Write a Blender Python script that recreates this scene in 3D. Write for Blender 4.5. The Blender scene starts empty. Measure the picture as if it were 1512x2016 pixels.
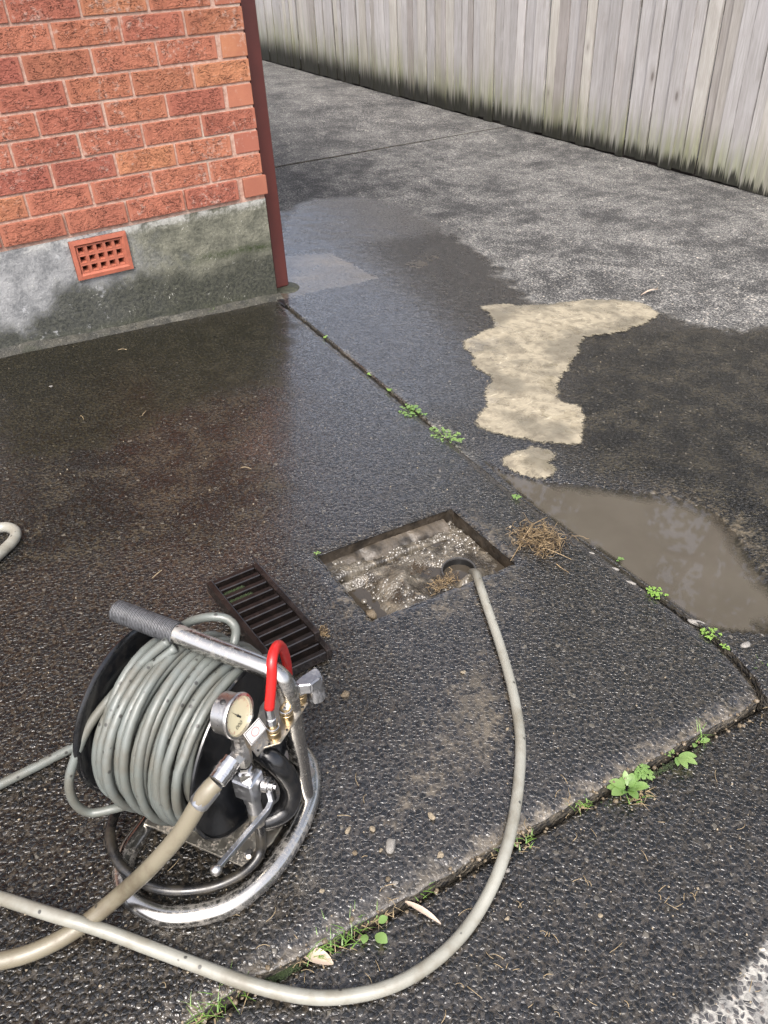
import bpy, bmesh, math, random
import numpy as np
from mathutils import Vector, Matrix, noise as mnoise
from mathutils.geometry import delaunay_2d_cdt
random.seed(7); rng = np.random.default_rng(7)
sc = bpy.context.scene
C = sc.collection

# ------------------------------------------------------------------ camera, sky, sun, exposure
CAM = np.array((-1.46403, -3.23959, 1.32799)); FPX = 1545.0
yaw, pitch, roll = math.radians(31.31366), math.radians(36.22493), math.radians(-3.06767)
_f = np.array([math.sin(yaw)*math.cos(pitch), math.cos(yaw)*math.cos(pitch), -math.sin(pitch)])
_r0 = np.array([math.cos(yaw), -math.sin(yaw), 0.0]); _u0 = np.cross(_r0, _f)
_r = math.cos(roll)*_r0 + math.sin(roll)*_u0; _u = -math.sin(roll)*_r0 + math.cos(roll)*_u0
cd = bpy.data.cameras.new('camera'); cam = bpy.data.objects.new('camera', cd); C.objects.link(cam)
cam.matrix_world = Matrix(((_r[0], _u[0], -_f[0], CAM[0]), (_r[1], _u[1], -_f[1], CAM[1]), (_r[2], _u[2], -_f[2], CAM[2]), (0, 0, 0, 1)))
cd.sensor_fit = 'VERTICAL'; cd.sensor_height = 24; cd.lens = 24*FPX/2016; cd.clip_start = .05; cd.clip_end = 400
sc.camera = cam

SUN_DIR = Vector((-.42, -.55, 1.0)).normalized()        # towards the sun, high behind the camera, veiled by cloud
w = bpy.data.worlds.new('World'); sc.world = w; w.use_nodes = True
wn = w.node_tree.nodes; wl = w.node_tree.links
sky = wn.new('ShaderNodeTexSky'); sky.sky_type = 'NISHITA'; sky.sun_disc = False
sky.sun_elevation = math.asin(SUN_DIR.z); sky.sun_rotation = math.atan2(SUN_DIR.x, SUN_DIR.y)
sky.air_density = .55; sky.dust_density = 5.0; sky.ozone_density = .4
hsv = wn.new('ShaderNodeHueSaturation'); hsv.inputs['Saturation'].default_value = .58     # high thin cloud whitens the whole sky evenly
wl.new(sky.outputs[0], hsv.inputs['Color']); wl.new(hsv.outputs[0], wn['Background'].inputs[0]); wn['Background'].inputs[1].default_value = .15
sl = bpy.data.lights.new('sun', 'SUN'); sl.energy = .75; sl.angle = math.radians(22); sl.color = (1, .965, .91)
so = bpy.data.objects.new('sun', sl); C.objects.link(so)
so.rotation_euler = (-SUN_DIR).to_track_quat('-Z', 'Y').to_euler(); so.location = (0, 0, 8)
sc.view_settings.view_transform = 'Standard'; sc.view_settings.look = 'None'
sc.view_settings.exposure = 1.92; sc.view_settings.gamma = 1
sc.cycles.max_bounces = 6; sc.cycles.diffuse_bounces = 3; sc.cycles.glossy_bounces = 3; sc.cycles.transmission_bounces = 2; sc.cycles.transparent_max_bounces = 6
sc.render.resolution_x = 768; sc.render.resolution_y = 1024

# ------------------------------------------------------------------ geometry of the site
SLX, SLY = -.055, .03                                    # the paving falls to the right and rises to the back
def gz(x, y): return SLX*x + SLY*y
def ray(px, py): return _f + _r*(px-756)/FPX - _u*(py-1008)/FPX
def at(px, py, dz=0.0):
    d = ray(px, py); n = np.array([-SLX, -SLY, 1.0]); t = (dz - n@CAM)/(n@d); return CAM + t*d
def onz(px, py, z):
    d = ray(px, py); t = (z-CAM[2])/d[2]; return CAM + t*d
def atxy(pts, dz=0.0): return [tuple(at(a, b, dz)[:2]) for a, b in pts]

# ------------------------------------------------------------------ helpers
def link(name, me, parent=None, mat=None, smooth=False):
    o = bpy.data.objects.new(name, me); C.objects.link(o)
    if parent: o.parent = parent
    if mat and not me.materials: me.materials.append(mat)
    if smooth:
        for p in me.polygons: p.use_smooth = True
    return o
def pyd(name, v, f, parent=None, mat=None, smooth=False):
    me = bpy.data.meshes.new(name); me.from_pydata([tuple(map(float, a)) for a in v], [], f); me.update()
    return link(name, me, parent, mat, smooth)
def empty(name, loc=(0, 0, 0), rz=0.0):
    o = bpy.data.objects.new(name, None); C.objects.link(o); o.location = loc; o.rotation_euler = (0, 0, rz)
    o.empty_display_size = .05; return o
def tag(o, label=None, cat=None, group=None, kind=None):
    if label: o['label'] = label
    if cat: o['category'] = cat
    if group: o['group'] = group
    if kind: o['kind'] = kind
    return o
def catmull(pts, per=8, closed=False):
    P = [np.array(p, float) for p in pts]; n = len(P); out = []
    m = n if closed else n-1
    for i in range(m):
        if closed: a, b, c, d = P[(i-1) % n], P[i], P[(i+1) % n], P[(i+2) % n]
        else: a, b, c, d = P[max(i-1, 0)], P[i], P[i+1], P[min(i+2, n-1)]
        for k in range(per):
            t = k/per
            out.append(.5*((2*b)+(c-a)*t+(2*a-5*b+4*c-d)*t*t+(3*b-a-3*c+d)*t**3))
    if not closed: out.append(P[-1])
    return out
def tube_mesh(path, r, n=12, closed=False, caps=True, vs=None, fs=None):
    """sweeps a circle along a path; r is a number or one radius per point"""
    P = np.array(path, float); m = len(P)
    R = np.full(m, r, float) if np.isscalar(r) else np.array(r, float)
    T = np.zeros_like(P)
    if closed: T = np.roll(P, -1, 0)-np.roll(P, 1, 0)
    else: T[1:-1] = P[2:]-P[:-2]; T[0] = P[1]-P[0]; T[-1] = P[-1]-P[-2]
    T /= np.linalg.norm(T, axis=1)[:, None]+1e-12
    v = [] if vs is None else vs; f = [] if fs is None else fs; base = len(v)
    ref = np.array([0, 0, 1.0]) if abs(T[0][2]) < .9 else np.array([1.0, 0, 0])
    N = np.cross(T[0], ref); N /= np.linalg.norm(N)
    for i in range(m):
        N = N - T[i]*(N@T[i]); N /= np.linalg.norm(N); B = np.cross(T[i], N)
        for k in range(n):
            a = 2*math.pi*k/n; v.append(P[i]+R[i]*(math.cos(a)*N+math.sin(a)*B))
    mm = m if closed else m-1
    for i in range(mm):
        j = (i+1) % m
        for k in range(n):
            k2 = (k+1) % n
            f.append((base+i*n+k, base+i*n+k2, base+j*n+k2, base+j*n+k))
    if caps and not closed:
        f.append(tuple(base+k for k in range(n))[::-1]); f.append(tuple(base+(m-1)*n+k for k in range(n)))
    return v, f
def tube(name, path, r, parent=None, mat=None, n=12, closed=False):
    v, f = tube_mesh(path, r, n, closed); o = pyd(name, v, f, parent, mat, True)
    return o
def lathe_mesh(prof, axis_o, axis_d, n=24, vs=None, fs=None, cap=True):
    """prof: list of (distance along axis, radius)"""
    d = np.array(axis_d, float); d /= np.linalg.norm(d)
    path = [np.array(axis_o, float)+d*h for h, _ in prof]
    ref = np.array([0, 0, 1.0]) if abs(d[2]) < .9 else np.array([1.0, 0, 0])
    N = np.cross(d, ref); N /= np.linalg.norm(N); B = np.cross(d, N)
    v = [] if vs is None else vs; f = [] if fs is None else fs; base = len(v)
    for (h, r), p in zip(prof, path):
        for k in range(n):
            a = 2*math.pi*k/n; v.append(p+r*(math.cos(a)*N+math.sin(a)*B))
    for i in range(len(prof)-1):
        for k in range(n):
            k2 = (k+1) % n; f.append((base+i*n+k, base+(i+1)*n+k, base+(i+1)*n+k2, base+i*n+k2))
    if cap:
        f.append(tuple(base+k for k in range(n))); f.append(tuple(base+(len(prof)-1)*n+k for k in range(n))[::-1])
    return v, f
def auto(o, deg=35):
    me = o.data
    for p in me.polygons: p.use_smooth = True
    bm = bmesh.new(); bm.from_mesh(me)
    bmesh.ops.recalc_face_normals(bm, faces=bm.faces)
    for e in bm.edges: e.smooth = not (len(e.link_faces) == 2 and e.calc_face_angle(0) > math.radians(deg))
    bm.to_mesh(me); bm.free(); return o
def lathe(name, prof, o, d, parent=None, mat=None, n=24):
    v, f = lathe_mesh(prof, o, d, n); return auto(pyd(name, v, f, parent, mat))
def box_mesh(x0, x1, y0, y1, z0, z1, bev=0.0, seg=1):
    bm = bmesh.new()
    vs = [bm.verts.new(p) for p in ((x0,y0,z0),(x1,y0,z0),(x1,y1,z0),(x0,y1,z0),(x0,y0,z1),(x1,y0,z1),(x1,y1,z1),(x0,y1,z1))]
    for q in ((3,2,1,0),(4,5,6,7),(0,1,5,4),(1,2,6,5),(2,3,7,6),(3,0,4,7)): bm.faces.new([vs[i] for i in q])
    if bev: bmesh.ops.bevel(bm, geom=list(bm.edges), offset=bev, segments=seg, affect='EDGES', profile=.6)
    me = bpy.data.meshes.new('box'); bm.to_mesh(me); bm.free(); return me
def box(name, x0, x1, y0, y1, z0, z1, bev=0.0, parent=None, mat=None, seg=1):
    me = box_mesh(x0, x1, y0, y1, z0, z1, bev, seg); me.name = name; return link(name, me, parent, mat)
def prism(name, poly, z0, z1, parent=None, mat=None, bev=0.0):
    bm = bmesh.new(); b = [bm.verts.new((x, y, z0)) for x, y in poly]; t = [bm.verts.new((x, y, z1)) for x, y in poly]
    n = len(poly); bm.faces.new(b[::-1]); bm.faces.new(t)
    for i in range(n): bm.faces.new((b[i], b[(i+1) % n], t[(i+1) % n], t[i]))
    bmesh.ops.recalc_face_normals(bm, faces=bm.faces)
    if bev: bmesh.ops.bevel(bm, geom=list(bm.edges), offset=bev, segments=2, affect='EDGES')
    me = bpy.data.meshes.new(name); bm.to_mesh(me); bm.free(); return link(name, me, parent, mat)
def nz(x, y, z=0.0): return mnoise.noise(Vector((x, y, z)))
def fbm(x, y, s, o=3, z=0.0):
    a = 0; amp = 1; t = 0
    for i in range(o): a += amp*nz(x*s, y*s, z+i*7.3); t += amp; amp *= .5; s *= 2.1
    return a/t
def poly_sd(pts, P):
    """signed distance (positive inside) from each point of P (n,2) to polygon pts"""
    P = np.asarray(P, float); V = np.asarray(pts, float); n = len(V)
    d = np.full(len(P), 1e9); ins = np.zeros(len(P), bool)
    for i in range(n):
        a = V[i]; b = V[(i+1) % n]; e = b-a; w_ = P-a
        t = np.clip((w_@e)/(e@e+1e-12), 0, 1); q = w_-t[:, None]*e
        d = np.minimum(d, np.hypot(q[:, 0], q[:, 1]))
        c = (a[1] > P[:, 1]) != (b[1] > P[:, 1])
        with np.errstate(divide='ignore', invalid='ignore'):
            xi = a[0]+(P[:, 1]-a[1])*(b[0]-a[0])/(b[1]-a[1]+1e-15)
        ins ^= c & (P[:, 0] < xi)
    return np.where(ins, d, -d)
def sstep(a, b, x): t = np.clip((x-a)/(b-a), 0, 1); return t*t*(3-2*t)
def fattr(me, name, vals):
    at_ = me.attributes.new(name, 'FLOAT', 'POINT'); at_.data.foreach_set('value', np.asarray(vals, np.float32))

# ------------------------------------------------------------------ material helpers
ALB = .61                                                # the place is lit by bright cloud and its surfaces are wet and dull
class NT:
    def __init__(s, name):
        s.m = bpy.data.materials.new(name); s.m.use_nodes = True; s.t = s.m.node_tree
        s.N = s.t.nodes; s.L = s.t.links; s.b = s.N['Principled BSDF']; s.out = s.N['Material Output']
    def n(s, ty, **kw):
        x = s.N.new('ShaderNode'+ty)
        for k, v in kw.items(): setattr(x, k, v)
        return x
    def set(s, sock, v):
        if hasattr(v, 'links') or isinstance(v, bpy.types.NodeSocket): s.L.new(v, sock)
        elif isinstance(v, (tuple, list)) and len(v) == 3 and sock.type == 'RGBA': sock.default_value = (*v, 1)
        elif sock.type == 'RGBA' and isinstance(v, (int, float)): sock.default_value = (v, v, v, 1)
        else: sock.default_value = v
    def pr(s, **kw):
        if 'Base_Color' in kw and 'Metallic' not in kw: kw['Base_Color'] = s.mix(1.0, kw['Base_Color'], (ALB, ALB, ALB), 'MULTIPLY')
        for k, v in kw.items(): s.set(s.b.inputs[k.replace('_', ' ')], v)
        return s.m
    def math(s, op, a, b=0.0, c=0.0, clamp=False):
        x = s.n('Math', operation=op, use_clamp=clamp)
        for i, v in enumerate((a, b, c)): s.set(x.inputs[i], v)
        return x.outputs[0]
    def ss(s, x, a, b, lo=0.0, hi=1.0):
        m = s.n('MapRange', interpolation_type='SMOOTHSTEP'); s.set(m.inputs[0], x)
        for i, v in zip((1, 2, 3, 4), (a, b, lo, hi)): s.set(m.inputs[i], v)
        return m.outputs[0]
    def mr(s, x, a, b, lo=0.0, hi=1.0):
        m = s.n('MapRange'); s.set(m.inputs[0], x)
        for i, v in zip((1, 2, 3, 4), (a, b, lo, hi)): s.set(m.inputs[i], v)
        return m.outputs[0]
    def mix(s, fac, a, b, mode='MIX'):
        m = s.n('Mix', data_type='RGBA', blend_type=mode); s.set(m.inputs[0], fac); s.set(m.inputs[6], a); s.set(m.inputs[7], b)
        return m.outputs[2]
    dim = '3D'
    def noise(s, co, scale, det=3.0, rough=.5, dist=0.0):
        x = s.n('TexNoise', noise_dimensions=s.dim); s.set(x.inputs['Vector'], co)
        for k, v in (('Scale', scale), ('Detail', det), ('Roughness', rough), ('Distortion', dist)): s.set(x.inputs[k], v)
        return x.outputs['Fac']
    def vor(s, co, scale, feature='F1', rand=1.0):
        x = s.n('TexVoronoi', feature=feature, voronoi_dimensions=s.dim); s.set(x.inputs['Vector'], co); s.set(x.inputs['Scale'], scale); s.set(x.inputs['Randomness'], rand)
        return x
    def mapping(s, co, scale=(1, 1, 1), rot=(0, 0, 0), loc=(0, 0, 0)):
        x = s.n('Mapping'); s.set(x.inputs[0], co); x.inputs['Scale'].default_value = scale; x.inputs['Rotation'].default_value = rot; x.inputs['Location'].default_value = loc
        return x.outputs[0]
    def co(s, k='Object'): return s.n('TexCoord').outputs[k]
    def pos(s): return s.n('NewGeometry').outputs['Position']
    def sep(s, v): x = s.n('SeparateXYZ'); s.set(x.inputs[0], v); return x.outputs
    def ramp(s, fac, stops, interp='LINEAR'):
        x = s.n('ValToRGB'); s.set(x.inputs[0], fac); r = x.color_ramp; r.interpolation = interp
        while len(r.elements) < len(stops): r.elements.new(.5)
        for e, (p, c) in zip(r.elements, stops): e.position = p; e.color = (*c, 1)
        return x.outputs[0]
    def bump(s, h, strength=.5, dist=.002, normal=None):
        x = s.n('Bump'); s.set(x.inputs['Height'], h); s.set(x.inputs['Strength'], strength); x.inputs['Distance'].default_value = dist
        if normal is not None: s.L.new(normal, x.inputs['Normal'])
        return x.outputs[0]
    def attr(s, name): x = s.n('Attribute'); x.attribute_name = name; return x.outputs['Fac']
    def rnd(s): return s.n('ObjectInfo').outputs['Random']

# ------------------------------------------------------------------ materials
def m_paving():
    m = NT('wet_exposed_aggregate'); m.dim = '2D'; co = m.pos()
    wet, silt, moss, brown, lic, film = (m.attr(k) for k in ('wet', 'silt', 'moss', 'brown', 'lichen', 'film'))
    dn = m.n('TexNoise', noise_dimensions='2D'); m.set(dn.inputs['Vector'], co); dn.inputs['Scale'].default_value = 75; dn.inputs['Detail'].default_value = 1
    off = m.n('VectorMath', operation='SCALE'); m.set(off.inputs[0], dn.outputs['Color']); off.inputs['Scale'].default_value = .010
    cc = m.n('VectorMath', operation='ADD'); m.set(cc.inputs[0], co); m.set(cc.inputs[1], off.outputs[0]); cc = cc.outputs[0]
    ed = m.vor(cc, 98, 'DISTANCE_TO_EDGE').outputs['Distance']
    vf = m.vor(cc, 98); cell = m.sep(vf.outputs['Color']); d1 = vf.outputs['Distance']
    n1 = m.noise(co, 2.2, 2, .6); n2 = m.noise(co, 9, 3, .65); n3 = m.noise(co, 34, 2, .7); n5 = m.noise(co, 100, 2, .8)
    wetn = m.ss(m.math('ADD', wet, m.math('ADD', m.mr(n2, 0, 1, -.5, .5), m.mr(n5, 0, 1, -.25, .25))), .30, .70)
    siltn = m.ss(m.math('ADD', silt, m.math('ADD', m.mr(n3, 0, 1, -.45, .45), m.mr(n2, 0, 1, -.25, .25))), .30, .75)
    siltn = m.math('MULTIPLY', siltn, m.ss(silt, .02, .12))
    # grains of stone standing in the cement, of uneven size, some lost
    size = m.mr(cell[2], 0, 1, .30, .62)
    keep = m.math('GREATER_THAN', cell[0], .10)
    stone = m.math('MULTIPLY', m.ss(ed, .015, m.mr(n5, .3, .7, .12, .05)), m.ss(d1, size, m.math('SUBTRACT', size, .13)))
    stone = m.math('MULTIPLY', stone, keep)
    sil_cover = m.math('MULTIPLY', siltn, m.mr(cell[2], 0, 1, .98, .55))
    stone = m.math('MULTIPLY', stone, m.math('SUBTRACT', 1, m.math('MULTIPLY', sil_cover, .85)))
    sd = m.ramp(cell[1], [(0, (.007, .0075, .008)), (.5, (.014, .0145, .0155)), (.85, (.026, .0255, .025)), (.975, (.044, .040, .036)), (.99, (.17, .155, .13))], 'LINEAR')
    st = m.mix(wetn, m.mix(1.0, sd, (5.0, 4.9, 4.9), 'MULTIPLY'), sd)
    st = m.mix(m.math('MULTIPLY', m.ss(n5, .5, .7), .5), st, m.mix(1, st, (1.6, 1.5, 1.4), 'MULTIPLY'))
    mt_w = m.mix(m.ss(n5, .35, .65), (.012, .0105, .009), (.078, .065, .050))
    mt_b = m.mix(m.ss(m.math('ADD', m.math('MULTIPLY', n2, .55), m.math('MULTIPLY', n5, .45)), .44, .60), (.008, .0075, .0058), (.074, .064, .045))
    bf = m.ss(m.math('ADD', brown, m.mr(n2, 0, 1, -.45, .45)), .25, .85)
    mt = m.mix(bf, mt_w, mt_b)
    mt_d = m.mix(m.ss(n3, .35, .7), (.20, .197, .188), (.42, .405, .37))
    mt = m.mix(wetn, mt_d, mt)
    mt = m.mix(siltn, mt, m.mix(m.ss(n1, .4, .65), (.095, .078, .054), (.17, .14, .098)))
    col = m.mix(stone, mt, st)
    lich = m.math('MULTIPLY', m.math('MULTIPLY', lic, m.math('SUBTRACT', 1, wetn)), m.ss(m.math('ADD', m.math('MULTIPLY', n5, .75), m.math('ADD', m.math('MULTIPLY', n2, .34), m.math('MULTIPLY', n1, .30))), .625, .765))
    col = m.mix(m.math('MULTIPLY', lich, .92), col, m.mix(n5, (.020, .020, .021), (.052, .052, .053)))
    mo = m.ss(m.math('ADD', moss, m.math('ADD', m.mr(n2, 0, 1, -.5, .5), m.mr(n5, 0, 1, -.3, .3))), .35, .95)
    col = m.mix(m.math('MULTIPLY', mo, .60), col, m.mix(m.ss(n5, .38, .62), (.005, .0050, .0022), (.038, .034, .014)))
    col = m.mix(m.math('MULTIPLY', wetn, m.math('SUBTRACT', 1, m.math('MULTIPLY', siltn, .6))), col, m.mix(1, col, (.68, .68, .66), 'MULTIPLY'))
    ro = m.mr(n2, .25, .75, .13, .30); ro = m.mix(wetn, m.mr(n3, 0, 1, .72, .9), ro)
    ro = m.math('ADD', ro, m.math('ADD', m.math('MULTIPLY', siltn, .12), m.math('MULTIPLY', mo, .22)), clamp=True)
    dome = m.math('SQRT', m.math('MAXIMUM', m.math('SUBTRACT', 1, m.math('POWER', m.math('DIVIDE', d1, m.math('ADD', size, .12)), 2)), 0))
    hs = m.math('MULTIPLY', m.math('MULTIPLY', dome, m.ss(ed, 0, .12)), m.mr(cell[0], 0, 1, .35, 1.0))
    hs = m.math('MULTIPLY', hs, m.math('SUBTRACT', 1, m.math('MULTIPLY', sil_cover, .7)))
    h = m.math('ADD', hs, m.math('MULTIPLY', n5, .45)); h = m.math('ADD', h, m.math('MULTIPLY', n3, .5))
    nb = m.bump(h, m.mr(film, 0, 1, .80, .65), .0046)
    fm = m.math('MULTIPLY', wetn, m.ss(m.math('ADD', film, m.mr(n3, 0, 1, -.35, .35)), .1, .7))
    fm = m.math('MULTIPLY', fm, m.math('SUBTRACT', 1, m.math('MULTIPLY', stone, m.mr(cell[0], 0, 1, .9, .25))))
    fm = m.math('MULTIPLY', fm, m.ss(n5, .20, .46))
    fm = m.math('MULTIPLY', fm, m.math('SUBTRACT', 1, m.math('MAXIMUM', m.math('MULTIPLY', mo, .8), m.math('MULTIPLY', bf, .5))))
    return m.pr(Base_Color=col, Roughness=ro, Normal=nb, Specular_IOR_Level=m.mix(m.math('MAXIMUM', mo, m.math('MULTIPLY', bf, .7)), m.mix(wetn, .25, .5), .24), Coat_Weight=fm, Coat_Roughness=.20, Coat_IOR=1.6)

def m_brick():
    m = NT('rustic_brick'); g = m.co('Generated'); ob = m.co('Object'); r = m.rnd()
    gx, gy, gz_ = m.sep(g)
    lc = m.n('VectorMath', operation='ADD'); m.set(lc.inputs[0], ob)
    rv = m.n('CombineXYZ'); m.set(rv.inputs[0], m.math('MULTIPLY', r, 37.0)); m.set(rv.inputs[1], m.math('MULTIPLY', r, 91.0)); m.set(rv.inputs[2], m.math('MULTIPLY', r, 13.0)); m.set(lc.inputs[1], rv.outputs[0]); lc = lc.outputs[0]
    n0_ = m.noise(lc, 38, 2)
    ex = m.math('MINIMUM', gx, m.math('SUBTRACT', 1, gx)); ez = m.math('MINIMUM', gz_, m.math('SUBTRACT', 1, gz_))
    inner = m.math('MULTIPLY', m.ss(m.math('ADD', ex, m.mr(n0_, .3, .7, -.02, .02)), .03, .08), m.ss(m.math('ADD', ez, m.mr(n0_, .3, .7, -.05, .05)), .0, .07))
    st = m.mapping(lc, (1, 1, 2.1))
    wv = m.noise(st, 36, 2, .5, 1.6)
    crack = m.math('SUBTRACT', 1, m.ss(m.math('ABSOLUTE', m.math('SUBTRACT', wv, .5)), .0, .030))
    crack = m.math('MULTIPLY', m.math('MULTIPLY', crack, inner), m.ss(m.noise(lc, 30, 2), .40, .55))
    n1 = m.noise(lc, 9, 4, .6); n2 = m.noise(lc, 55, 4, .65); n3 = m.noise(lc, 300, 3)
    base = m.ramp(r, [(0, (.41, .142, .092)), (.2, (.46, .178, .105)), (.4, (.35, .112, .078)), (.6, (.50, .215, .110)), (.8, (.42, .148, .092)), (.92, (.31, .098, .072)), (1, (.53, .245, .115))])
    col = m.mix(m.ss(n1, .35, .7), base, m.mix(.35, base, (.24, .07, .05)))
    col = m.mix(m.math('MULTIPLY', m.math('SUBTRACT', 1, inner), .15), col, (.50, .21, .13))
    col = m.mix(m.math('MULTIPLY', crack, .8), col, (.085, .026, .018))
    lime = m.math('MULTIPLY', m.ss(m.math('ADD', m.math('MULTIPLY', n2, .62), m.math('MULTIPLY', m.noise(m.pos(), 3.2, 3), .5)), .60, .72), .55)
    col = m.mix(lime, col, (.56, .43, .36))
    col = m.mix(m.math('MULTIPLY', m.ss(n3, .6, .75), .25), col, (.14, .04, .03))
    h = m.math('ADD', m.math('MULTIPLY', crack, -1.0), m.math('MULTIPLY', m.math('MULTIPLY', m.math('SUBTRACT', n2, .5), inner), 1.2)); h = m.math('ADD', h, m.math('MULTIPLY', n3, .18)); h = m.math('ADD', h, m.math('MULTIPLY', m.math('MULTIPLY', m.math('SUBTRACT', wv, .5), inner), 1.0))
    return m.pr(Base_Color=col, Roughness=.82, Normal=m.bump(h, .9, .0045), Specular_IOR_Level=.25)

def m_mortar():
    m = NT('pink_mortar'); co = m.pos(); n = m.noise(co, 60, 5, .7); n2 = m.noise(co, 3, 3)
    col = m.mix(m.ss(n, .35, .65), (.40, .225, .165), (.58, .39, .31)); col = m.mix(m.math('MULTIPLY', m.ss(n2, .5, .65), .5), col, (.50, .46, .38))
    return m.pr(Base_Color=col, Roughness=.95, Normal=m.bump(n, .6, .003))

def m_brickwall():
    m = NT('brick_pattern'); co = m.co('Object'); x = m.n('TexBrick'); m.set(x.inputs['Vector'], m.mapping(co, (1, 1, 1), (math.radians(90), 0, 0)))
    for k, v in (('Scale', 1.0), ('Mortar Size', .005), ('Brick Width', .24), ('Row Height', .086)): x.inputs[k].default_value = v
    x.inputs['Color1'].default_value = (.36, .1, .055, 1); x.inputs['Color2'].default_value = (.27, .07, .042, 1); x.inputs['Mortar'].default_value = (.5, .38, .33, 1)
    return m.pr(Base_Color=x.outputs['Color'], Roughness=.9)

def m_plinth():
    m = NT('mossy_plinth_concrete'); co = m.pos(); X, Y, Z = m.sep(co)
    n1 = m.noise(co, 3.0, 5, .6); n2 = m.noise(co, 11, 5, .65); n3 = m.noise(co, 70, 4, .7)
    col = m.mix(m.ss(m.math('ADD', m.math('MULTIPLY', n2, .6), m.math('MULTIPLY', n3, .4)), .35, .65), (.155, .16, .165), (.36, .365, .365))
    # algae: an olive film that thickens to the right and a black band low down, both with ragged edges
    hz = m.math('SUBTRACT', Z, m.math('MULTIPLY', X, SLX))
    gm = m.math('ADD', m.mr(X, -.95, -.30, -.25, .75), m.mr(n1, .25, .75, -.35, .35))
    gm = m.ss(m.math('ADD', gm, m.mr(n2, .2, .8, -.2, .2)), .0, .5)
    col = m.mix(m.math('MULTIPLY', gm, .85), col, m.mix(m.ss(m.math('ADD', m.math('MULTIPLY', n2, .6), m.math('MULTIPLY', n3, .4)), .35, .65), (.050, .052, .028), (.185, .180, .120)))
    bm_ = m.math('ADD', m.mr(hz, .04, .29, .95, -.30), m.mr(n1, .25, .75, -.55, .55)); bm_ = m.math('ADD', bm_, m.mr(X, -1.25, -.6, -.45, .26))
    bm_ = m.ss(m.math('ADD', bm_, m.mr(n3, .2, .8, -.14, .14)), .08, .55)
    col = m.mix(m.math('MULTIPLY', bm_, .90), col, m.mix(m.ss(n3, .35, .65), (.010, .012, .008), (.052, .054, .036)))
    gl = m.math('MULTIPLY', m.ss(m.math('ABSOLUTE', m.math('SUBTRACT', hz, m.math('ADD', .245, m.math('MULTIPLY', m.math('SUBTRACT', n1, .5), .10)))), .028, .0), m.ss(X, -.5, -.2))
    col = m.mix(m.math('MULTIPLY', gl, m.ss(n3, .35, .6)), col, (.028, .04, .008))
    ws = m.ss(m.noise(co, 75, 3, .8), .60, .66); wz = m.ss(n2, .50, .66)
    col = m.mix(m.math('MULTIPLY', m.math('MULTIPLY', ws, wz), .8), col, (.62, .62, .56))
    wb = m.math('MULTIPLY', m.ss(m.noise(co, 16, 5, .7), .60, .68), m.ss(X, -.55, -1.0))
    col = m.mix(m.math('MULTIPLY', wb, .6), col, (.56, .57, .58))
    tp = m.math('MULTIPLY', m.ss(m.math('ADD', Z, m.mr(n3, 0, 1, -.03, .03)), .405, .44), m.ss(n2, .42, .56))
    col = m.mix(m.math('MULTIPLY', tp, .7), col, (.52, .52, .49))
    gz2 = m.math('MULTIPLY', m.ss(hz, .07, .02), m.ss(n2, .38, .6)); col = m.mix(m.math('MULTIPLY', gz2, .35), col, (.05, .055, .024))
    return m.pr(Base_Color=col, Roughness=m.mr(n2, .3, .7, .55, .85), Normal=m.bump(m.math('ADD', n3, m.math('MULTIPLY', n2, 1.5)), .8, .005))

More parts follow.
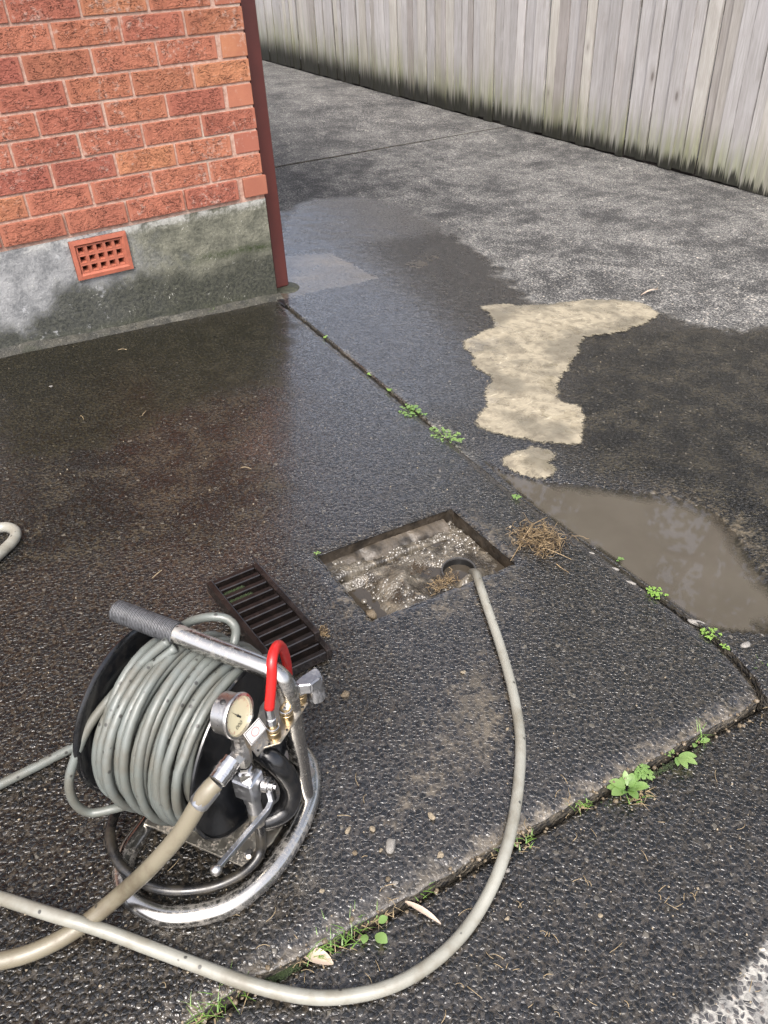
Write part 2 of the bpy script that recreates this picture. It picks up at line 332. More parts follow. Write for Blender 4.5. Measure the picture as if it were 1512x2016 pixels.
def m_paling():
    m = NT('weathered_paling'); ob = m.co('Object'); r = m.rnd(); X, Y, Z = m.sep(ob); wx, wy, wz = m.sep(m.pos())
    rv = m.n('CombineXYZ'); m.set(rv.inputs[0], m.math('MULTIPLY', r, 53.0)); m.set(rv.inputs[2], m.math('MULTIPLY', r, 17.0))
    a = m.n('VectorMath', operation='ADD'); m.set(a.inputs[0], ob); m.set(a.inputs[1], rv.outputs[0]); co = a.outputs[0]
    fine = m.noise(m.mapping(co, (1, 1, .055)), 80, 3, .65, .8); mid = m.noise(m.mapping(co, (1, 1, .12)), 26, 4, .65, 1.0); big = m.noise(m.mapping(co, (1, 1, .6)), 5, 3)
    tint = m.ramp(r, [(0, (.42, .39, .37)), (.18, (.58, .565, .56)), (.34, (.48, .465, .46)), (.52, (.68, .66, .65)), (.68, (.52, .505, .505)), (.84, (.63, .605, .55)), (1, (.43, .405, .38))])
    col = m.mix(m.ss(fine, .35, .68), m.mix(1, tint, (.82, .81, .80), 'MULTIPLY'), tint)
    col = m.mix(m.math('MULTIPLY', m.ss(mid, .46, .70), .35), col, m.mix(1, tint, (.58, .55, .52), 'MULTIPLY')); col = m.mix(m.math('MULTIPLY', m.ss(big, .5, .68), .35), col, m.mix(1, tint, (1.22, 1.22, 1.25), 'MULTIPLY'))
    kv = m.vor(m.mapping(co, (0, 1, .42)), 6.5); kd = kv.outputs['Distance']
    knot = m.math('MULTIPLY', m.ss(kd, .12, .05), m.math('GREATER_THAN', m.sep(kv.outputs['Color'])[0], .35))
    halo = m.math('MULTIPLY', m.ss(kd, .24, .08), m.math('GREATER_THAN', m.sep(kv.outputs['Color'])[0], .35))
    gy = m.sep(m.co('Generated'))[1]; eg = m.math('MINIMUM', gy, m.math('SUBTRACT', 1, gy)); col = m.mix(m.math('MULTIPLY', m.ss(m.math('ADD', eg, m.mr(fine, .3, .7, -.03, .03)), .045, .0), .6), col, (.14, .13, .12))  # edge colour darkened to paint the shade of the gaps between boards
    col = m.mix(m.math('MULTIPLY', halo, .35), col, (.26, .23, .205)); col = m.mix(m.math('MULTIPLY', knot, .7), col, (.13, .11, .095))
    # green algae and black mould climbing from the bottom end, ragged along the grain, higher towards the far end
    far = m.mr(wy, -.5, 7.5, 0, 1)
    jag = m.noise(m.mapping(co, (1, 1, .012)), 34, 3, .75); jag2 = m.noise(m.mapping(co, (1, 1, .02)), 14, 2)
    hh = m.math('ADD', Z, m.math('ADD', m.mr(jag, .2, .8, .12, -.12), m.mr(r, 0, 1, .035, -.035)))
    ah = m.math('ADD', m.math('MULTIPLY', far, .35), .30)
    alg = m.math('MULTIPLY', m.ss(m.math('DIVIDE', hh, ah), 1.15, .25), m.mr(jag2, .3, .7, .35, 1))
    col = m.mix(m.math('MULTIPLY', alg, .80), col, m.mix(m.ss(jag, .4, .65), (.095, .105, .035), (.30, .32, .15)))
    bh = m.math('ADD', m.math('MULTIPLY', m.math('POWER', far, .8), .25), .036)
    blk = m.ss(m.math('DIVIDE', m.math('ADD', Z, m.mr(jag, .34, .66, .055, -.055)), bh), 1.30, .35)
    col = m.mix(m.math('MULTIPLY', blk, .95), col, (.012, .012, .009))
    h = m.math('ADD', m.math('MULTIPLY', fine, .8), m.math('MULTIPLY', mid, .8))
    return m.pr(Base_Color=col, Roughness=.85, Normal=m.bump(h, .45, .003), Specular_IOR_Level=.25)

def m_metal(name, col, rough, dirt=.3, dcol=(.10, .08, .055), metal=1.0, scale=25, bump=.1):
    col = tuple(x*.80 for x in col); m = NT(name); co = m.co('Object'); n = m.noise(co, scale, 5, .65); n2 = m.noise(co, scale*7, 3, .7)
    d = m.math('MULTIPLY', m.ss(m.math('ADD', m.math('MULTIPLY', n, .6), m.math('MULTIPLY', n2, .45)), .52, .68), dirt)
    c = m.mix(d, col, dcol)
    return m.pr(Base_Color=c, Metallic=m.math('MULTIPLY', metal, m.math('SUBTRACT', 1, m.math('MULTIPLY', d, .8))), Roughness=m.math('ADD', m.mr(n2, .2, .8, rough*.75, rough*1.3), m.math('MULTIPLY', d, .35)), Normal=m.bump(n2, bump, .001))
def m_rubber(name, col, rough, dirt=.4, dcol=(.11, .09, .065), scale=40, speck=0.0):
    m = NT(name); co = m.co('Object'); n = m.noise(co, scale, 5, .68); n2 = m.noise(co, scale*6, 3, .7); n0 = m.noise(co, 7, 3)
    d = m.math('MULTIPLY', m.ss(m.math('ADD', m.math('MULTIPLY', n, .7), m.math('MULTIPLY', n0, .45)), .50, .72), dirt)
    c = m.mix(d, col, dcol)
    c = m.mix(m.ss(n0, .3, .7), c, m.mix(1, c, (.80, .80, .78), 'MULTIPLY'))
    if speck:
        v = m.vor(co, 75); s = m.math('MULTIPLY', m.ss(v.outputs['Distance'], .30, .18), m.math('GREATER_THAN', m.sep(v.outputs['Color'])[0], 1-speck))
        c = m.mix(m.math('MULTIPLY', s, .85), c, (.025, .024, .022))
    return m.pr(Base_Color=c, Roughness=m.math('ADD', m.mr(n, .3, .7, rough*.8, rough*1.2), m.math('MULTIPLY', d, .2)), Normal=m.bump(m.math('ADD', n, m.math('MULTIPLY', n2, .5)), .18, .0015))
def m_plain(name, col, rough=.6, var=.25, scale=40, bump=.2, metal=0.0, bd=.002, col2=None):
    m = NT(name); co = m.co('Object'); n = m.noise(co, scale, 4, .6)
    c2 = col2 or tuple(x*(1-var) for x in col)
    return m.pr(Base_Color=m.mix(m.ss(n, .3, .7), c2, col), Roughness=rough, Normal=m.bump(n, bump, bd))
def m_leaf(name, a, b, rough=.45):
    m = NT(name); n = m.noise(m.co('Object'), 30, 3); r = m.rnd()
    c = m.mix(m.math('ADD', m.math('MULTIPLY', n, .7), m.math('MULTIPLY', r, .3)), a, b)
    m.pr(Base_Color=c, Roughness=rough)
    tr = m.n('BsdfTranslucent'); m.set(tr.inputs[0], m.mix(1, c, (1.1, 1.2, .6), 'MULTIPLY'))
    mx = m.n('MixShader'); mx.inputs[0].default_value = .3; m.L.new(m.b.outputs[0], mx.inputs[1]); m.L.new(tr.outputs[0], mx.inputs[2]); m.L.new(mx.outputs[0], m.out.inputs[0])
    return m.m
def m_edge():
    m = NT('broken_slab_edge'); co = m.pos(); n1 = m.noise(co, 30, 4, .65); n2 = m.noise(co, 120, 3, .7); v = m.vor(co, 95).outputs['Distance']
    c = m.mix(m.ss(n1, .35, .65), (.035, .030, .023), (.13, .112, .085)); c = m.mix(m.ss(v, .42, .30), c, (.022, .022, .023))
    return m.pr(Base_Color=c, Roughness=.6, Normal=m.bump(m.math('ADD', n2, m.math('MULTIPLY', v, -1.0)), .9, .006))
def m_grip():
    m = NT('wound_grip_tape'); X, Y, Z = m.sep(m.co('Object')); n = m.noise(m.co('Object'), 70, 3, .7)
    w_ = m.math('SINE', m.math('ADD', m.math('MULTIPLY', X, 2100.0), m.math('MULTIPLY', n, 3.0)))
    c = m.mix(m.ss(w_, -.6, .9), (.020, .021, .024), (.15, .155, .165)); c = m.mix(m.math('MULTIPLY', m.ss(n, .5, .68), .8), c, (.022, .022, .024))
    return m.pr(Base_Color=c, Roughness=.5, Normal=m.bump(w_, .5, .0012))
def m_fillet():
    m = NT('mortar_fillet'); co = m.pos(); n1 = m.noise(co, 5, 4, .65); n2 = m.noise(co, 26, 4, .7); n3 = m.noise(co, 110, 3, .7)
    c = m.mix(m.ss(n2, .35, .65), (.014, .014, .009), (.052, .048, .034)); c = m.mix(m.math('MULTIPLY', m.ss(n1, .55, .68), .55), c, (.24, .225, .185)); c = m.mix(m.math('MULTIPLY', m.ss(n3, .6, .7), .5), c, (.38, .36, .31)); c = m.mix(m.math('MULTIPLY', m.ss(n1, .46, .38), .8), c, (.022, .024, .010))
    return m.pr(Base_Color=c, Roughness=.7, Normal=m.bump(m.math('ADD', n2, m.math('MULTIPLY', n3, .5)), .9, .006))
def m_silt():
    m = NT('dried_silt'); m.dim = '2D'; co = m.pos(); n1 = m.noise(co, 4, 4, .6); n2 = m.noise(co, 20, 5, .7); n3 = m.noise(m.mapping(co, (1, 2.4, 1), (0, 0, .5)), 26, 5, .7, .6); n4 = m.noise(co, 220, 3)
    c = m.mix(m.ss(n1, .35, .62), (.185, .165, .122), (.37, .325, .235)); c = m.mix(m.math('MULTIPLY', m.ss(n2, .40, .66), .5), c, (.165, .140, .098)); c = m.mix(m.math('MULTIPLY', m.ss(m.math('ADD', m.math('MULTIPLY', n2, .5), m.math('MULTIPLY', n3, .5)), .59, .66), .6), c, (.09, .076, .052))
    fk = m.math('MULTIPLY', m.ss(n3, .60, .70), m.ss(n1, .45, .58)); c = m.mix(m.math('MULTIPLY', fk, .7), c, (.60, .55, .42))
    cr = m.math('MULTIPLY', m.ss(m.math('ABSOLUTE', m.math('SUBTRACT', n3, .47)), .02, .0), m.ss(n2, .48, .6)); c = m.mix(m.math('MULTIPLY', cr, .8), c, (.05, .042, .03))
    wetp = m.ss(m.noise(co, 7, 3, .6), .52, .60)
    e = m.attr('edge'); c = m.mix(m.math('MULTIPLY', m.ss(e, .016, .004), .7), c, (.30, .265, .185))
    m.pr(Base_Color=c, Roughness=m.mix(wetp, .75, .12), Normal=m.bump(m.math('ADD', m.math('ADD', n2, m.math('MULTIPLY', n4, .12)), m.math('MULTIPLY', n3, .6)), m.mix(wetp, .8, .25), .004))
    tr = m.n('BsdfTransparent'); mx = m.n('MixShader'); m.set(mx.inputs[0], m.math('MULTIPLY', m.mr(n2, .32, .60, .99, .94), m.ss(m.math('ADD', e, m.math('ADD', m.mr(m.noise(co, 60, 3, .7), .3, .7, -.007, .007), m.mr(n4, .3, .7, -.003, .003))), .001, .016)))
    m.L.new(tr.outputs[0], mx.inputs[1]); m.L.new(m.b.outputs[0], mx.inputs[2]); m.L.new(mx.outputs[0], m.out.inputs[0]); return m.m
def m_puddle():
    m = NT('muddy_water'); m.dim = '2D'; co = m.pos(); d = m.attr('depth'); n = m.noise(co, 5, 4, .6)
    c = m.mix(m.ss(n, .3, .7), (.090, .079, .064), (.105, .093, .076))
    m.pr(Base_Color=c, Roughness=.025, IOR=1.5)
    tr = m.n('BsdfTransparent'); gl = m.n('BsdfGlossy'); gl.inputs['Roughness'].default_value = .02; fr = m.n('Fresnel'); fr.inputs[0].default_value = 1.5
    s = m.n('MixShader'); m.L.new(fr.outputs[0], s.inputs[0]); m.L.new(tr.outputs[0], s.inputs[1]); m.L.new(gl.outputs[0], s.inputs[2])
    mx = m.n('MixShader'); m.set(mx.inputs[0], m.ss(m.math('ADD', d, m.mr(m.noise(co, 14, 4), .3, .7, -.008, .008)), .0, .055, .25, 1.0)); m.L.new(s.outputs[0], mx.inputs[1]); m.L.new(m.b.outputs[0], mx.inputs[2]); m.L.new(mx.outputs[0], m.out.inputs[0])
    return m.m
def m_mud():
    m = NT('wet_mud_slurry'); m.dim = '2D'; co = m.pos(); n1 = m.noise(co, 14, 3, .6); n2 = m.noise(co, 42, 3, .6)
    b = m.vor(co, 170, 'SMOOTH_F1').outputs['Distance']; b2 = m.vor(co, 75).outputs['Distance']
    c = m.mix(m.ss(n1, .35, .65), (.042, .036, .028), (.150, .132, .104)); c = m.mix(m.math('MULTIPLY', m.ss(n2, .55, .7), .6), c, (.26, .22, .165)); c = m.mix(m.math('MULTIPLY', m.ss(n2, .42, .3), .5), c, (.06, .048, .033))
    return m.pr(Base_Color=c, Roughness=m.mr(n1, .3, .7, .20, .40), Normal=m.bump(m.math('ADD', m.math('MULTIPLY', n2, .8), m.math('MULTIPLY', b, -.45)), .8, .006), Specular_IOR_Level=.5)
def m_foam():
    m = NT('foam_bubble'); 
    return m.pr(Base_Color=(.13, .115, .092), Roughness=.04, Specular_IOR_Level=.6, Coat_Weight=.6, Coat_Roughness=.03)
def m_dial():
    m = NT('dial_face'); return m.pr(Base_Color=(.72, .66, .44), Roughness=.5, Coat_Weight=.5)

M = dict(paving=m_paving(), brick=m_brick(), mortar=m_mortar(), brickwall=m_brickwall(), plinth=m_plinth(), paling=m_paling(),
    steel=m_metal('stainless_tube', (.56, .54, .505), .22, .32, (.20, .165, .115), 1.0, 16, .05), brushed=m_metal('brushed_steel', (.60, .58, .55), .30, .5, (.20, .17, .12)), zinc=m_metal('zinc_casting', (.52, .53, .55), .34, .35),
    brass=m_metal('brass', (.40, .30, .17), .32, .5), chrome=m_metal('chrome', (.62, .61, .60), .16, .35), platem=m_metal('dirty_plate', (.56, .53, .47), .33, .75, (.17, .13, .085), 1.0, 40),
    black=m_rubber('black_enamel', (.008, .009, .011), .16, .30, (.05, .045, .04), 60), rubber=m_rubber('black_rubber', (.009, .009, .010), .26, .55, (.085, .072, .052), 26),
    grip=m_grip(), fillet=m_fillet(), edge=m_edge(), red=m_plain('red_rubber', (.62, .018, .016), .34, .12),
    coil=m_rubber('grey_green_hose', (.172, .190, .178), .42, .70, (.140, .128, .100), 18, .30), jet=m_rubber('pale_grey_hose', (.335, .332, .290), .36, .62, (.19, .165, .12), 22, .10),
    beige=m_rubber('beige_hose', (.225, .200, .142), .42, .75, (.13, .10, .062), 24, .12), iron=m_rubber('wet_brown_iron', (.013, .0105, .010), .17, .40, (.045, .030, .024), 45),
    pvc=m_plain('dark_pvc', (.075, .072, .070), .18), pit=m_plain('pit_concrete', (.050, .039, .028), .30, .75, 26, 1.0, 0, .008), ledge=m_plain('ledge_concrete', (.105, .084, .060), .5, .8, 22, .9, 0, .008),
    mud=m_mud(), foam=m_foam(), puddle=m_puddle(), silt=m_silt(), slop=m_plain('dark_slop', (.060, .050, .038), .02, .2, 10, .02),
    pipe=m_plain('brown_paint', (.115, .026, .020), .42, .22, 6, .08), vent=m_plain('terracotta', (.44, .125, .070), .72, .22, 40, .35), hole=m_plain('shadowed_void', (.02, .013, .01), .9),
    stone=m_plain('tan_stone', (.40, .33, .23), .75, .5, 60, .7), stoneg=m_plain('grey_stone', (.36, .34, .31), .7, .4, 70, .7), stoned=m_plain('brown_stone', (.19, .145, .09), .5, .4, 60, .7), root=m_plain('tan_root', (.32, .225, .115), .6, .5, 60, .3), rootd=m_plain('dark_root', (.07, .045, .022), .6, .4, 60, .3),
    leaf=m_leaf('fresh_leaf', (.12, .26, .06), (.33, .46, .16)), grass=m_leaf('grass_blade', (.11, .25, .04), (.27, .42, .10)), lime=m_leaf('lime_sprout', (.22, .42, .07), (.38, .55, .15)), straw=m_plain('dry_straw', (.36, .27, .15), .7, .4), dryleaf=m_plain('dry_leaf', (.58, .46, .36), .6, .3, 50), dleaf=m_plain('black_leaf', (.012, .010, .010), .3),
    white=m_plain('white_paint', (.75, .74, .70), .6, .05), roof=m_plain('roof_tile', (.10, .045, .035), .8), soil=m_plain('dark_soil', (.05, .042, .03), .95, .4, 3), tree=m_leaf('tree_leaf', (.025, .06, .012), (.06, .10, .025)), bark=m_plain('bark', (.09, .07, .05), .9, .4, 20, .8, 0, .01), timber=m_plain('back_timber', (.25, .23, .20), .9),
    dial=m_dial(), ink=m_plain('black_ink', (.01, .01, .01), .5, 0), redink=m_plain('red_ink', (.55, .12, .12), .5, .1), sticker=m_plain('white_sticker', (.72, .70, .68), .45, .08), yellow=m_plain('yellow_stamp', (.55, .50, .06), .5, .1), rust=m_plain('weld_dirt', (.30, .2, .1), .6), moss=m_plain('green_moss', (.028, .05, .008), .9, .5, 200, .9, 0, .003))
#@@PART2
# ------------------------------------------------------------------ paving slabs
ZW = -.067                                              # level of the standing puddle
P_WALL = np.array((-.012, .02)); P_CORN = at(1497, 1374)[:2]; _j = at(350, 2013)[:2]
def line_x(a, b, x): return a + (b-a)*(x-a[0])/(b[0]-a[0])
BLc = line_x(P_CORN, _j, -3.2)
J3a, J3b = at(540, 331)[:2], at(990, 251)[:2]
def y3(x): return J3a[1]+(J3b[1]-J3a[1])*(x-J3a[0])/(J3b[0]-J3a[0])
_jp = [tuple(P_WALL)]+atxy([(780, 784), (1000, 961), (1090, 1028), (1180, 1091), (1290, 1173), (1400, 1256), (1442, 1297), (1482, 1344)])+[tuple(P_CORN)]
_jy = np.array([q[1] for q in _jp])[::-1]; _jx = np.array([q[0] for q in _jp])[::-1]
def j1x(y): return float(np.interp(y, _jy, _jx))
def j1off(y): return j1x(y)-(P_WALL[0]+(P_CORN[0]-P_WALL[0])*(y-P_WALL[1])/(P_CORN[1]-P_WALL[1]))
PUD = [tuple(onz(a, b, ZW)[:2]) for a, b in [(950, 905), (990, 932), (1060, 948), (1130, 955), (1220, 966), (1300, 975), (1360, 990), (1412, 1016), (1452, 1058), (1482, 1105), (1512, 1150), (1555, 1190), (1580, 1228), (1500, 1246), (1440, 1243), (1400, 1236), (1350, 1208), (1265, 1143), (1180, 1083), (1100, 1033), (1030, 978)]]
# areas of the paving (plan outlines): soaked, silty, green, brown
Z_WETB = atxy([(540, 600), (545, 470), (560, 420), (620, 392), (700, 388), (780, 402), (860, 440), (950, 500), (1010, 560), (1060, 600), (1230, 590), (1330, 625), (1420, 650), (1560, 640), (1900, 900), (1700, 1400), (1400, 1400), (1000, 980), (800, 800)])
Z_BROWN = atxy([(1120, 640), (1300, 640), (1560, 650), (1700, 1000), (1560, 1250), (1440, 1100), (1300, 970), (1150, 930), (1100, 850)])
Z_BROWNA = atxy([(0, 1120), (0, 720), (250, 660), (560, 620), (560, 780), (470, 880), (560, 960), (430, 1100), (250, 1080)])
Z_MOSS = atxy([(-80, 740), (-80, 700), (250, 640), (545, 590), (600, 640), (560, 760), (420, 800), (200, 900), (0, 930)])
Z_SILTA = atxy([(860, 1330), (960, 1250), (1010, 1330), (1010, 1480), (960, 1560), (880, 1590), (760, 1660), (700, 1650), (800, 1530), (850, 1430)])
Z_SILTPIT = atxy([(620, 1100), (900, 985), (1060, 1090), (1040, 1130), (1060, 1230), (960, 1220), (740, 1250), (660, 1180)])
Z_SILTD = atxy([(1440, 1290), (1530, 1330), (1530, 1460), (1390, 1470), (1400, 1410), (1470, 1360)])
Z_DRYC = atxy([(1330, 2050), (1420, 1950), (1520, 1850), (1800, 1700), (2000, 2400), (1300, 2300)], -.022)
Z_PAD = atxy([(548, 590), (556, 505), (650, 498), (745, 548)])
TRK = [atxy([(640, 440), (690, 430), (670, 445), (650, 452)]), atxy([(790, 520), (840, 500), (880, 505), (820, 530)])]
def setmasks(me, kind):
    n = len(me.vertices); co = np.empty(n*3, np.float32); me.vertices.foreach_get('co', co); co = co.reshape(-1, 3); P = co[:, :2].astype(float)
    wet = np.ones(n); silt = np.zeros(n); moss = np.zeros(n); brown = np.full(n, .22); lichen = np.zeros(n); film = np.full(n, .42)
    if kind == 'A':
        moss = sstep(-.12, .16, poly_sd(Z_MOSS, P)); brown = np.maximum(brown, sstep(-.2, .15, poly_sd(Z_BROWNA, P))*.85)
        silt = np.maximum(sstep(-.10, .10, poly_sd(Z_SILTA, P))*.62, sstep(-.10, .05, poly_sd(Z_SILTPIT, P))*.42)
        silt = np.maximum(silt, sstep(-.08, .05, poly_sd(Z_SILTD, P))*.6)
        e2 = np.abs((P-P_CORN)@np.array([-( _j-P_CORN)[1], (_j-P_CORN)[0]])/np.linalg.norm(_j-P_CORN))
        silt = np.maximum(silt, sstep(.07, .0, e2)*.62)
        e1 = np.abs(P[:, 0]-np.array([j1x(y) for y in P[:, 1]])); silt = np.maximum(silt, sstep(.03, .0, e1)*.34)
    elif kind == 'B':
        wet = sstep(-.16, .16, poly_sd(Z_WETB, P)); brown = np.maximum(brown, sstep(-.15, .2, poly_sd(Z_BROWN, P)))
        dp = poly_sd(PUD, P); silt = np.maximum(sstep(-.16, .02, dp)*.55*sstep(.05, .3, P[:, 0]+.0*P[:, 1]), sstep(-.03, .03, dp)*.7)
        silt = np.maximum(silt, sstep(-.04, .02, poly_sd(Z_PAD, P))*.80)
        for t in TRK: silt = np.maximum(silt, sstep(-.06, .03, poly_sd(t, P))*.45)
        moss = np.maximum(moss, sstep(.45, .0, np.abs(P[:, 0]-3.68))*.35)
    elif kind == 'C':
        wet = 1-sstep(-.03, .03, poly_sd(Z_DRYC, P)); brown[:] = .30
        e2 = ((P-P_CORN)@np.array([-( _j-P_CORN)[1], (_j-P_CORN)[0]])/np.linalg.norm(_j-P_CORN)); silt = sstep(.05, .0, np.abs(e2))*.35
    elif kind == 'D':
        wet[:] = .24; moss = np.maximum(moss, sstep(.5, .0, np.abs(P[:, 0]-3.75))*.4)
    if kind in 'BD': lichen[:] = 1
    if kind == 'A': film = .08+.82*sstep(-1.10, -.60, P[:, 0]-.18*P[:, 1])-.15*moss; film = np.maximum(film, sstep(-.2, .05, poly_sd(Z_SILTPIT, P))*.95)
    if kind == 'B': film = np.maximum(.9-.75*sstep(.25, .9, P[:, 0]-.25*P[:, 1]), sstep(.2, .8, P[:, 1])*.95); film = film*(1-.5*sstep(-.15, .2, poly_sd(Z_BROWN, P)))
    for k, v in (('lichen', lichen), ('film', film), ('wet', wet), ('silt', silt), ('moss', moss), ('brown', brown)): fattr(me, k, v)
def grid_obj(name, V, nr, nc, skip=None, skirt=.06):
    """V: nr*nc grid of points, row by row; cells in skip are left open; a skirt hangs from the outer edge"""
    V = [tuple(map(float, p)) for p in V]; F = []
    for i in range(nr-1):
        for j in range(nc-1):
            if skip and skip(i, j): continue
            F.append((i*nc+j, i*nc+j+1, (i+1)*nc+j+1, (i+1)*nc+j))
    ring = [j for j in range(nc)]+[i*nc+nc-1 for i in range(1, nr)]+[(nr-1)*nc+j for j in range(nc-2, -1, -1)]+[i*nc for i in range(nr-2, 0, -1)]
    b = len(V)
    for k in ring: V.append((V[k][0], V[k][1], V[k][2]-skirt))
    for k in range(len(ring)): k2 = (k+1) % len(ring); F.append((ring[k2], ring[k], b+k, b+k2))
    o = pyd(name, V, F, None, M['paving']); 
    bm = bmesh.new(); bm.from_mesh(o.data); bm.normal_update()
    if sum(f.normal.z for f in bm.faces) < 0: bmesh.ops.reverse_faces(bm, faces=bm.faces)
    o.data.materials.append(M['edge'])
    for f in bm.faces:
        f.smooth = abs(f.normal.z) > .5
        if min(v.index for v in f.verts) >= 0 and max(v.index for v in f.verts) >= b: f.material_index = 1
    bm.to_mesh(o.data); bm.free(); return o
# slab by the house wall, with the square opening of the drain
TL = np.array((-3.2, .02)); TR = P_WALL; BR = P_CORN; BL = BLc
def QA(s, t):
    q = (1-t)*((1-s)*TL+s*TR)+t*((1-s)*BL+s*BR); return np.array((q[0]+j1off(q[1])*max(0, s)**7, q[1]))
def QAinv(p):
    s, t = .8, .6
    for _ in range(30):
        e = QA(s, t)-p; J = np.stack([(QA(s+1e-5, t)-QA(s, t))/1e-5, (QA(s, t+1e-5)-QA(s, t))/1e-5], 1); d = np.linalg.solve(J, -e); s += d[0]; t += d[1]
    return s, t
HC = [QAinv(at(*q)[:2]) for q in [(622, 1090), (893, 1000), (1010, 1108), (735, 1222)]]     # left, back, right, front corner in the photo
hs0, hs1 = (HC[0][0]+HC[3][0])/2, (HC[1][0]+HC[2][0])/2; ht0, ht1 = (HC[0][1]+HC[1][1])/2, (HC[2][1]+HC[3][1])/2
def spaced(a, b, n): return list(np.linspace(a, b, n, endpoint=False))
S = spaced(0, .28, 18)+spaced(.28, hs0, 92)+spaced(hs0, hs1, 38)+spaced(hs1, 1, 26)+[1.0]
T = spaced(0, ht0, 120)+spaced(ht0, ht1, 26)+spaced(ht1, 1, 70)+[1.0]
VA = []
for t in T:
    for s in S:
        q = QA(s, t); z = gz(*q)
        df = (1-t)*2.7; dr = (1-s)*3.1
        z += .003*fbm(q[0], q[1], 2.0)+.0012*fbm(q[0], q[1], 22)
        if df < .05 or dr < .04:
            k = max(sstep(.045, 0, df), sstep(.03, 0, dr)*.6); n_ = fbm(q[0], q[1], 26, 3)
            z -= k*(.006+.010*max(0, n_+.1))
            if df < .012: q = q+np.array((0, .010*fbm(q[0], 3.1, 17, 3)))
            if dr < .008: q = q+np.array((.005*fbm(7.7, q[1], 15, 3), 0))
        dh = max(max(hs0-s, s-hs1)*3.1, max(ht0-t, t-ht1)*2.7)
        if 0 <= dh < .02: z -= .004*(1-dh/.02)*(1+fbm(q[0], q[1], 40))
        if -.001 < dh < .004: q = q+.004*np.array((fbm(q[0], q[1], 30), fbm(q[0]+9, q[1], 30)))
        VA.append((q[0], q[1], z))
hi = [i for i, t in enumerate(T) if ht0-1e-9 <= t < ht1-1e-9]; hj = [j for j, s in enumerate(S) if hs0-1e-9 <= s < hs1-1e-9]
slabA = grid_obj('concrete_slab', VA, len(T), len(S), lambda i, j: i in hi and j in hj, .07); setmasks(slabA.data, 'A')
tag(slabA, 'dark wet exposed-aggregate slab with the open drain cut into it', kind='structure')
# driveway slab on the right with the hollow that holds the puddle
nr, nc = 300, 230; ys = np.linspace(0, 1, nr); xs = np.linspace(0, 1, nc)**1.45
XB = np.zeros((nr, nc)); YB = np.zeros((nr, nc))
for i, t in enumerate(ys):
    yl = -2.80+t*(y3(0)+2.80); lx = (j1x(yl)+.011) if yl < .02 else .004
    if -.25 < yl < .02: lx = max(lx, j1x(yl)+.011)
    XB[i] = lx+(4.3-lx)*xs; YB[i] = -2.80+t*(np.array([y3(x) for x in XB[i]])+2.80)
PB = np.stack([XB.ravel(), YB.ravel()], 1); dpu = poly_sd(PUD, PB); plane = SLX*PB[:, 0]+SLY*PB[:, 1]
und = np.array([.004*fbm(x, y, 1.7)+.0015*fbm(x, y, 14, 2) for x, y in PB])
out = np.maximum(-dpu, 0); wv_ = sstep(.38, .0, out)
floor_ = np.where(dpu > 0, ZW-.004-.06*np.minimum(dpu, .25), ZW+.0015+.012*np.minimum(out, .3)/.3)
zb = plane*(1-wv_)+floor_*wv_+und*np.where(dpu > -.01, .3, 1)
zb = np.where((dpu <= -.004) & (out < .2), np.maximum(zb, ZW+.001), zb)
front = sstep(-2.55, -2.8, PB[:, 1]); zb -= .012*front*(dpu < 0)*0
_r2 = np.arange(len(PB)) % nc; zb = np.where((_r2 < 2) & (dpu < -.05), zb-.004, zb)
GB = np.concatenate([PB, zb[:, None]], 1)
slabB = grid_obj('driveway_slab', GB, nr, nc, None, .07); setmasks(slabB.data, 'B')
tag(slabB, 'driveway slab between the house and the fence, half dry half soaked', kind='structure')
def zB(x, y):
    i = int(np.argmin((PB[:, 0]-x)**2+(PB[:, 1]-y)**2)); return float(zb[i])
# far slab beyond the cross joint
VD = []
ND, MD = 90, 90
for i in range(ND):
    for j in range(MD):
        x = .004+4.5*j/(MD-1); y = y3(x)+.055-.038*min(1, x/3.2)+11*(i/(ND-1))**1.5; VD.append((x, y, gz(x, y)+.004*fbm(x, y, 1.7)))
slabD = grid_obj('far_slab', VD, ND, MD, None, .05); setmasks(slabD.data, 'D'); tag(slabD, 'far driveway slab beyond the cross joint', kind='structure')
# front slab, a little lower than the drain slab
VC = []; _dir = (P_CORN-_j)/np.linalg.norm(P_CORN-_j); _n = np.array((-_dir[1], _dir[0])); NCx, NCy = 330, 70
for i in range(NCy):
    for j in range(NCx):
        u = -2.2+3.2*j/(NCx-1)
        v = .012+1.6*(i/(NCy-1))**1.25
        q = P_CORN+_dir*(u+.0)-_n*v
        VC.append((q[0], q[1], gz(*q)-.020-.007*sstep(-1.2, .1, u)+.0025*fbm(q[0], q[1], 3)+.001*fbm(q[0], q[1], 24)))
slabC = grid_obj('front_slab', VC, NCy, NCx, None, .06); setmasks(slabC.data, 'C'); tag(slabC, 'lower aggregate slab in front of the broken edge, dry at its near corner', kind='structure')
def zC(x, y): return gz(x, y)-.021
ground = pyd('ground', [(x, y, -.62) for x, y in ((-60, -60), (60, -60), (60, 60), (-60, 60))], [(0, 1, 2, 3)], None, M['soil']); tag(ground, 'bare earth under and around the paving', kind='structure')
